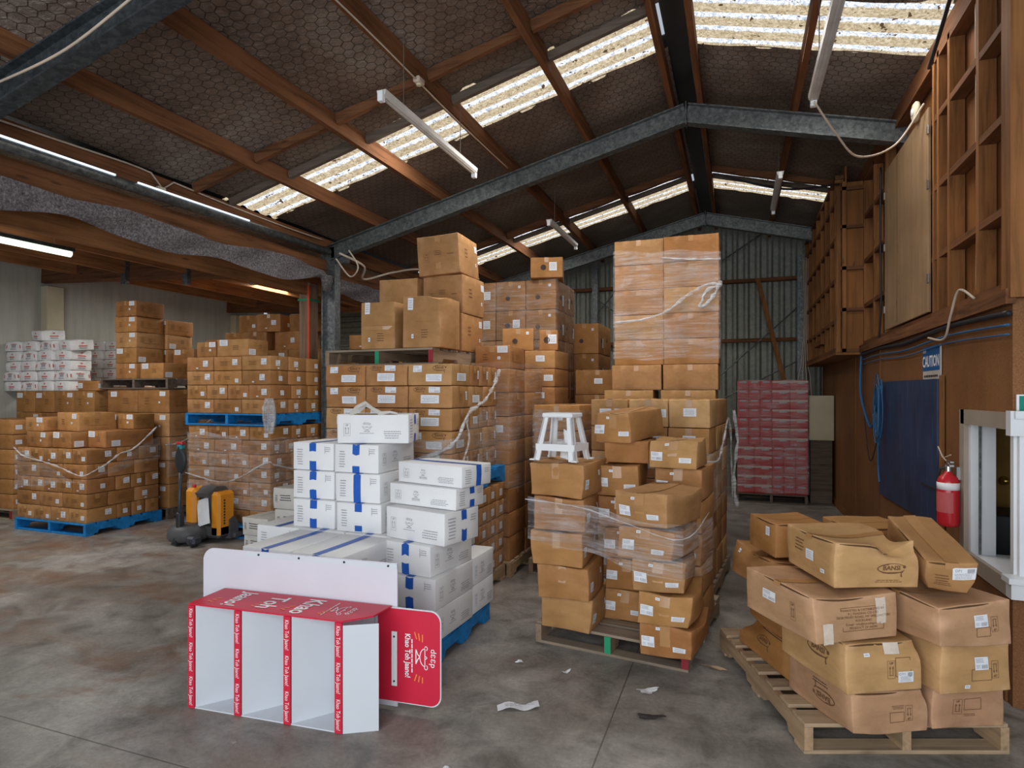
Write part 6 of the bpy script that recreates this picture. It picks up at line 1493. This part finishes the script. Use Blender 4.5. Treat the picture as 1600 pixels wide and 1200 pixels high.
blk(-.17, -.11, -.10, -.02, .14, .36, .015).build('tiller_bracket', 'dark_plastic', pj)
hd_ = MB(); hd_.grid(lambda u, v: (-.14 + (.068 * math.sin(math.pi * min(1, v * .9 + .08)) ** .7 + .012) * math.cos(u * 2 * math.pi), -.05 + (.028 + .006 * v) * math.sin(u * 2 * math.pi), .80 + .27 * v), 20, 12); hd_.build('tiller_head', 'dark_plastic', pj, smooth=True)
blk(-.175, -.105, -.08, -.02, 1.03, 1.10, .015).build('control_pod', 'teal', pj); blk(-.185, -.095, -.08, -.025, 1.095, 1.125, .012).build('red_cap', 'red_gloss', pj)
for s in (-1, 1): blk(s * .2 - .07, s * .2 + .07, .30, 1.2, .03, .085, .01).build('fork', 'grey_plastic', pj)

# --- floor litter
def scrap(x, y, rot, w_, d_, label, mat='paper', seed=0, name='paper_scrap', cat='litter', thick=.004, curl=.012):
    rr = random.Random(seed); a1, a2 = rr.uniform(0, 6), rr.uniform(0, 6)
    out = lambda a: 1 + .22 * math.sin(3 * a + a1) + .15 * math.sin(7 * a + a2)
    mb = MB(); n = 20; vs = [(0, 0, .004)]; fs = []
    for r_ in (.5, 1):
        for k_ in range(n):
            a = k_ * 2 * math.pi / n; q = out(a) * r_; vs.append((w_ / 2 * q * math.cos(a), d_ / 2 * q * math.sin(a), .003 + curl * (.5 + .5 * math.sin(2 * a + a1)) * r_))
    for k_ in range(n):
        k2 = (k_ + 1) % n; fs.append((0, 1 + k_, 1 + k2)); fs.append((1 + k_, 1 + n + k_, 1 + n + k2, 1 + k2))
    mb.add(vs, fs); o = mb.build(name, mat); o.location = (x, y, 0); o.rotation_euler = (0, 0, rot); return tag(o, label, cat)
pp = MB(); pp.grid(lambda u, v: (-.11 + .22 * u, -.032 + .064 * v + .01 * math.sin(u * 7), .004 + .012 * math.sin(u * 5) ** 2), 10, 3); o = pp.build('paper_strip', 'paper'); o.location = (-1.08, 3.04, 0); o.rotation_euler = (0, 0, R(26)); tag(o, 'torn white label strip lying on the floor before the aisle pallet', 'litter')
pp = MB(); bars(pp, lambda a, b: (a, b, .0195), 0, 0, .18, .03, 2, 0, random.Random(1), .3); pp.build('label_print', 'ink_grey', o)
scrap(-.47, 3.45, .5, .12, .06, 'crumpled white paper scrap on the floor in front of the aisle pallet', 'paper', 1)
scrap(-.14, 3.88, -.3, .15, .035, 'flat splinter of pale timber beside the red ended pallet corner', 'pallet_w', 2, 'timber_splinter')
scrap(-.42, 3.18, .2, .14, .05, 'dark crumpled scrap on the floor nearest the right-hand pile'.replace('right-hand pile', 'battered cartons'), 'dark_plastic', 3)
scrap(-.95, 3.52, .9, .06, .03, 'small white shred on the floor below the stool column', 'paper', 4)
scrap(-1.25, 3.55, .1, .05, .03, 'tiny white shred on the floor beside the aisle pallet', 'paper', 5)
scrap(-1.20, 2.42, 1.2, .06, .02, 'white fleck of paper on the floor beside the red panel', 'paper', 6)
scrap(1.26, 3.22, .2, .16, .10, 'white paper sheet lying on the floor against the office wall', 'paper', 7)
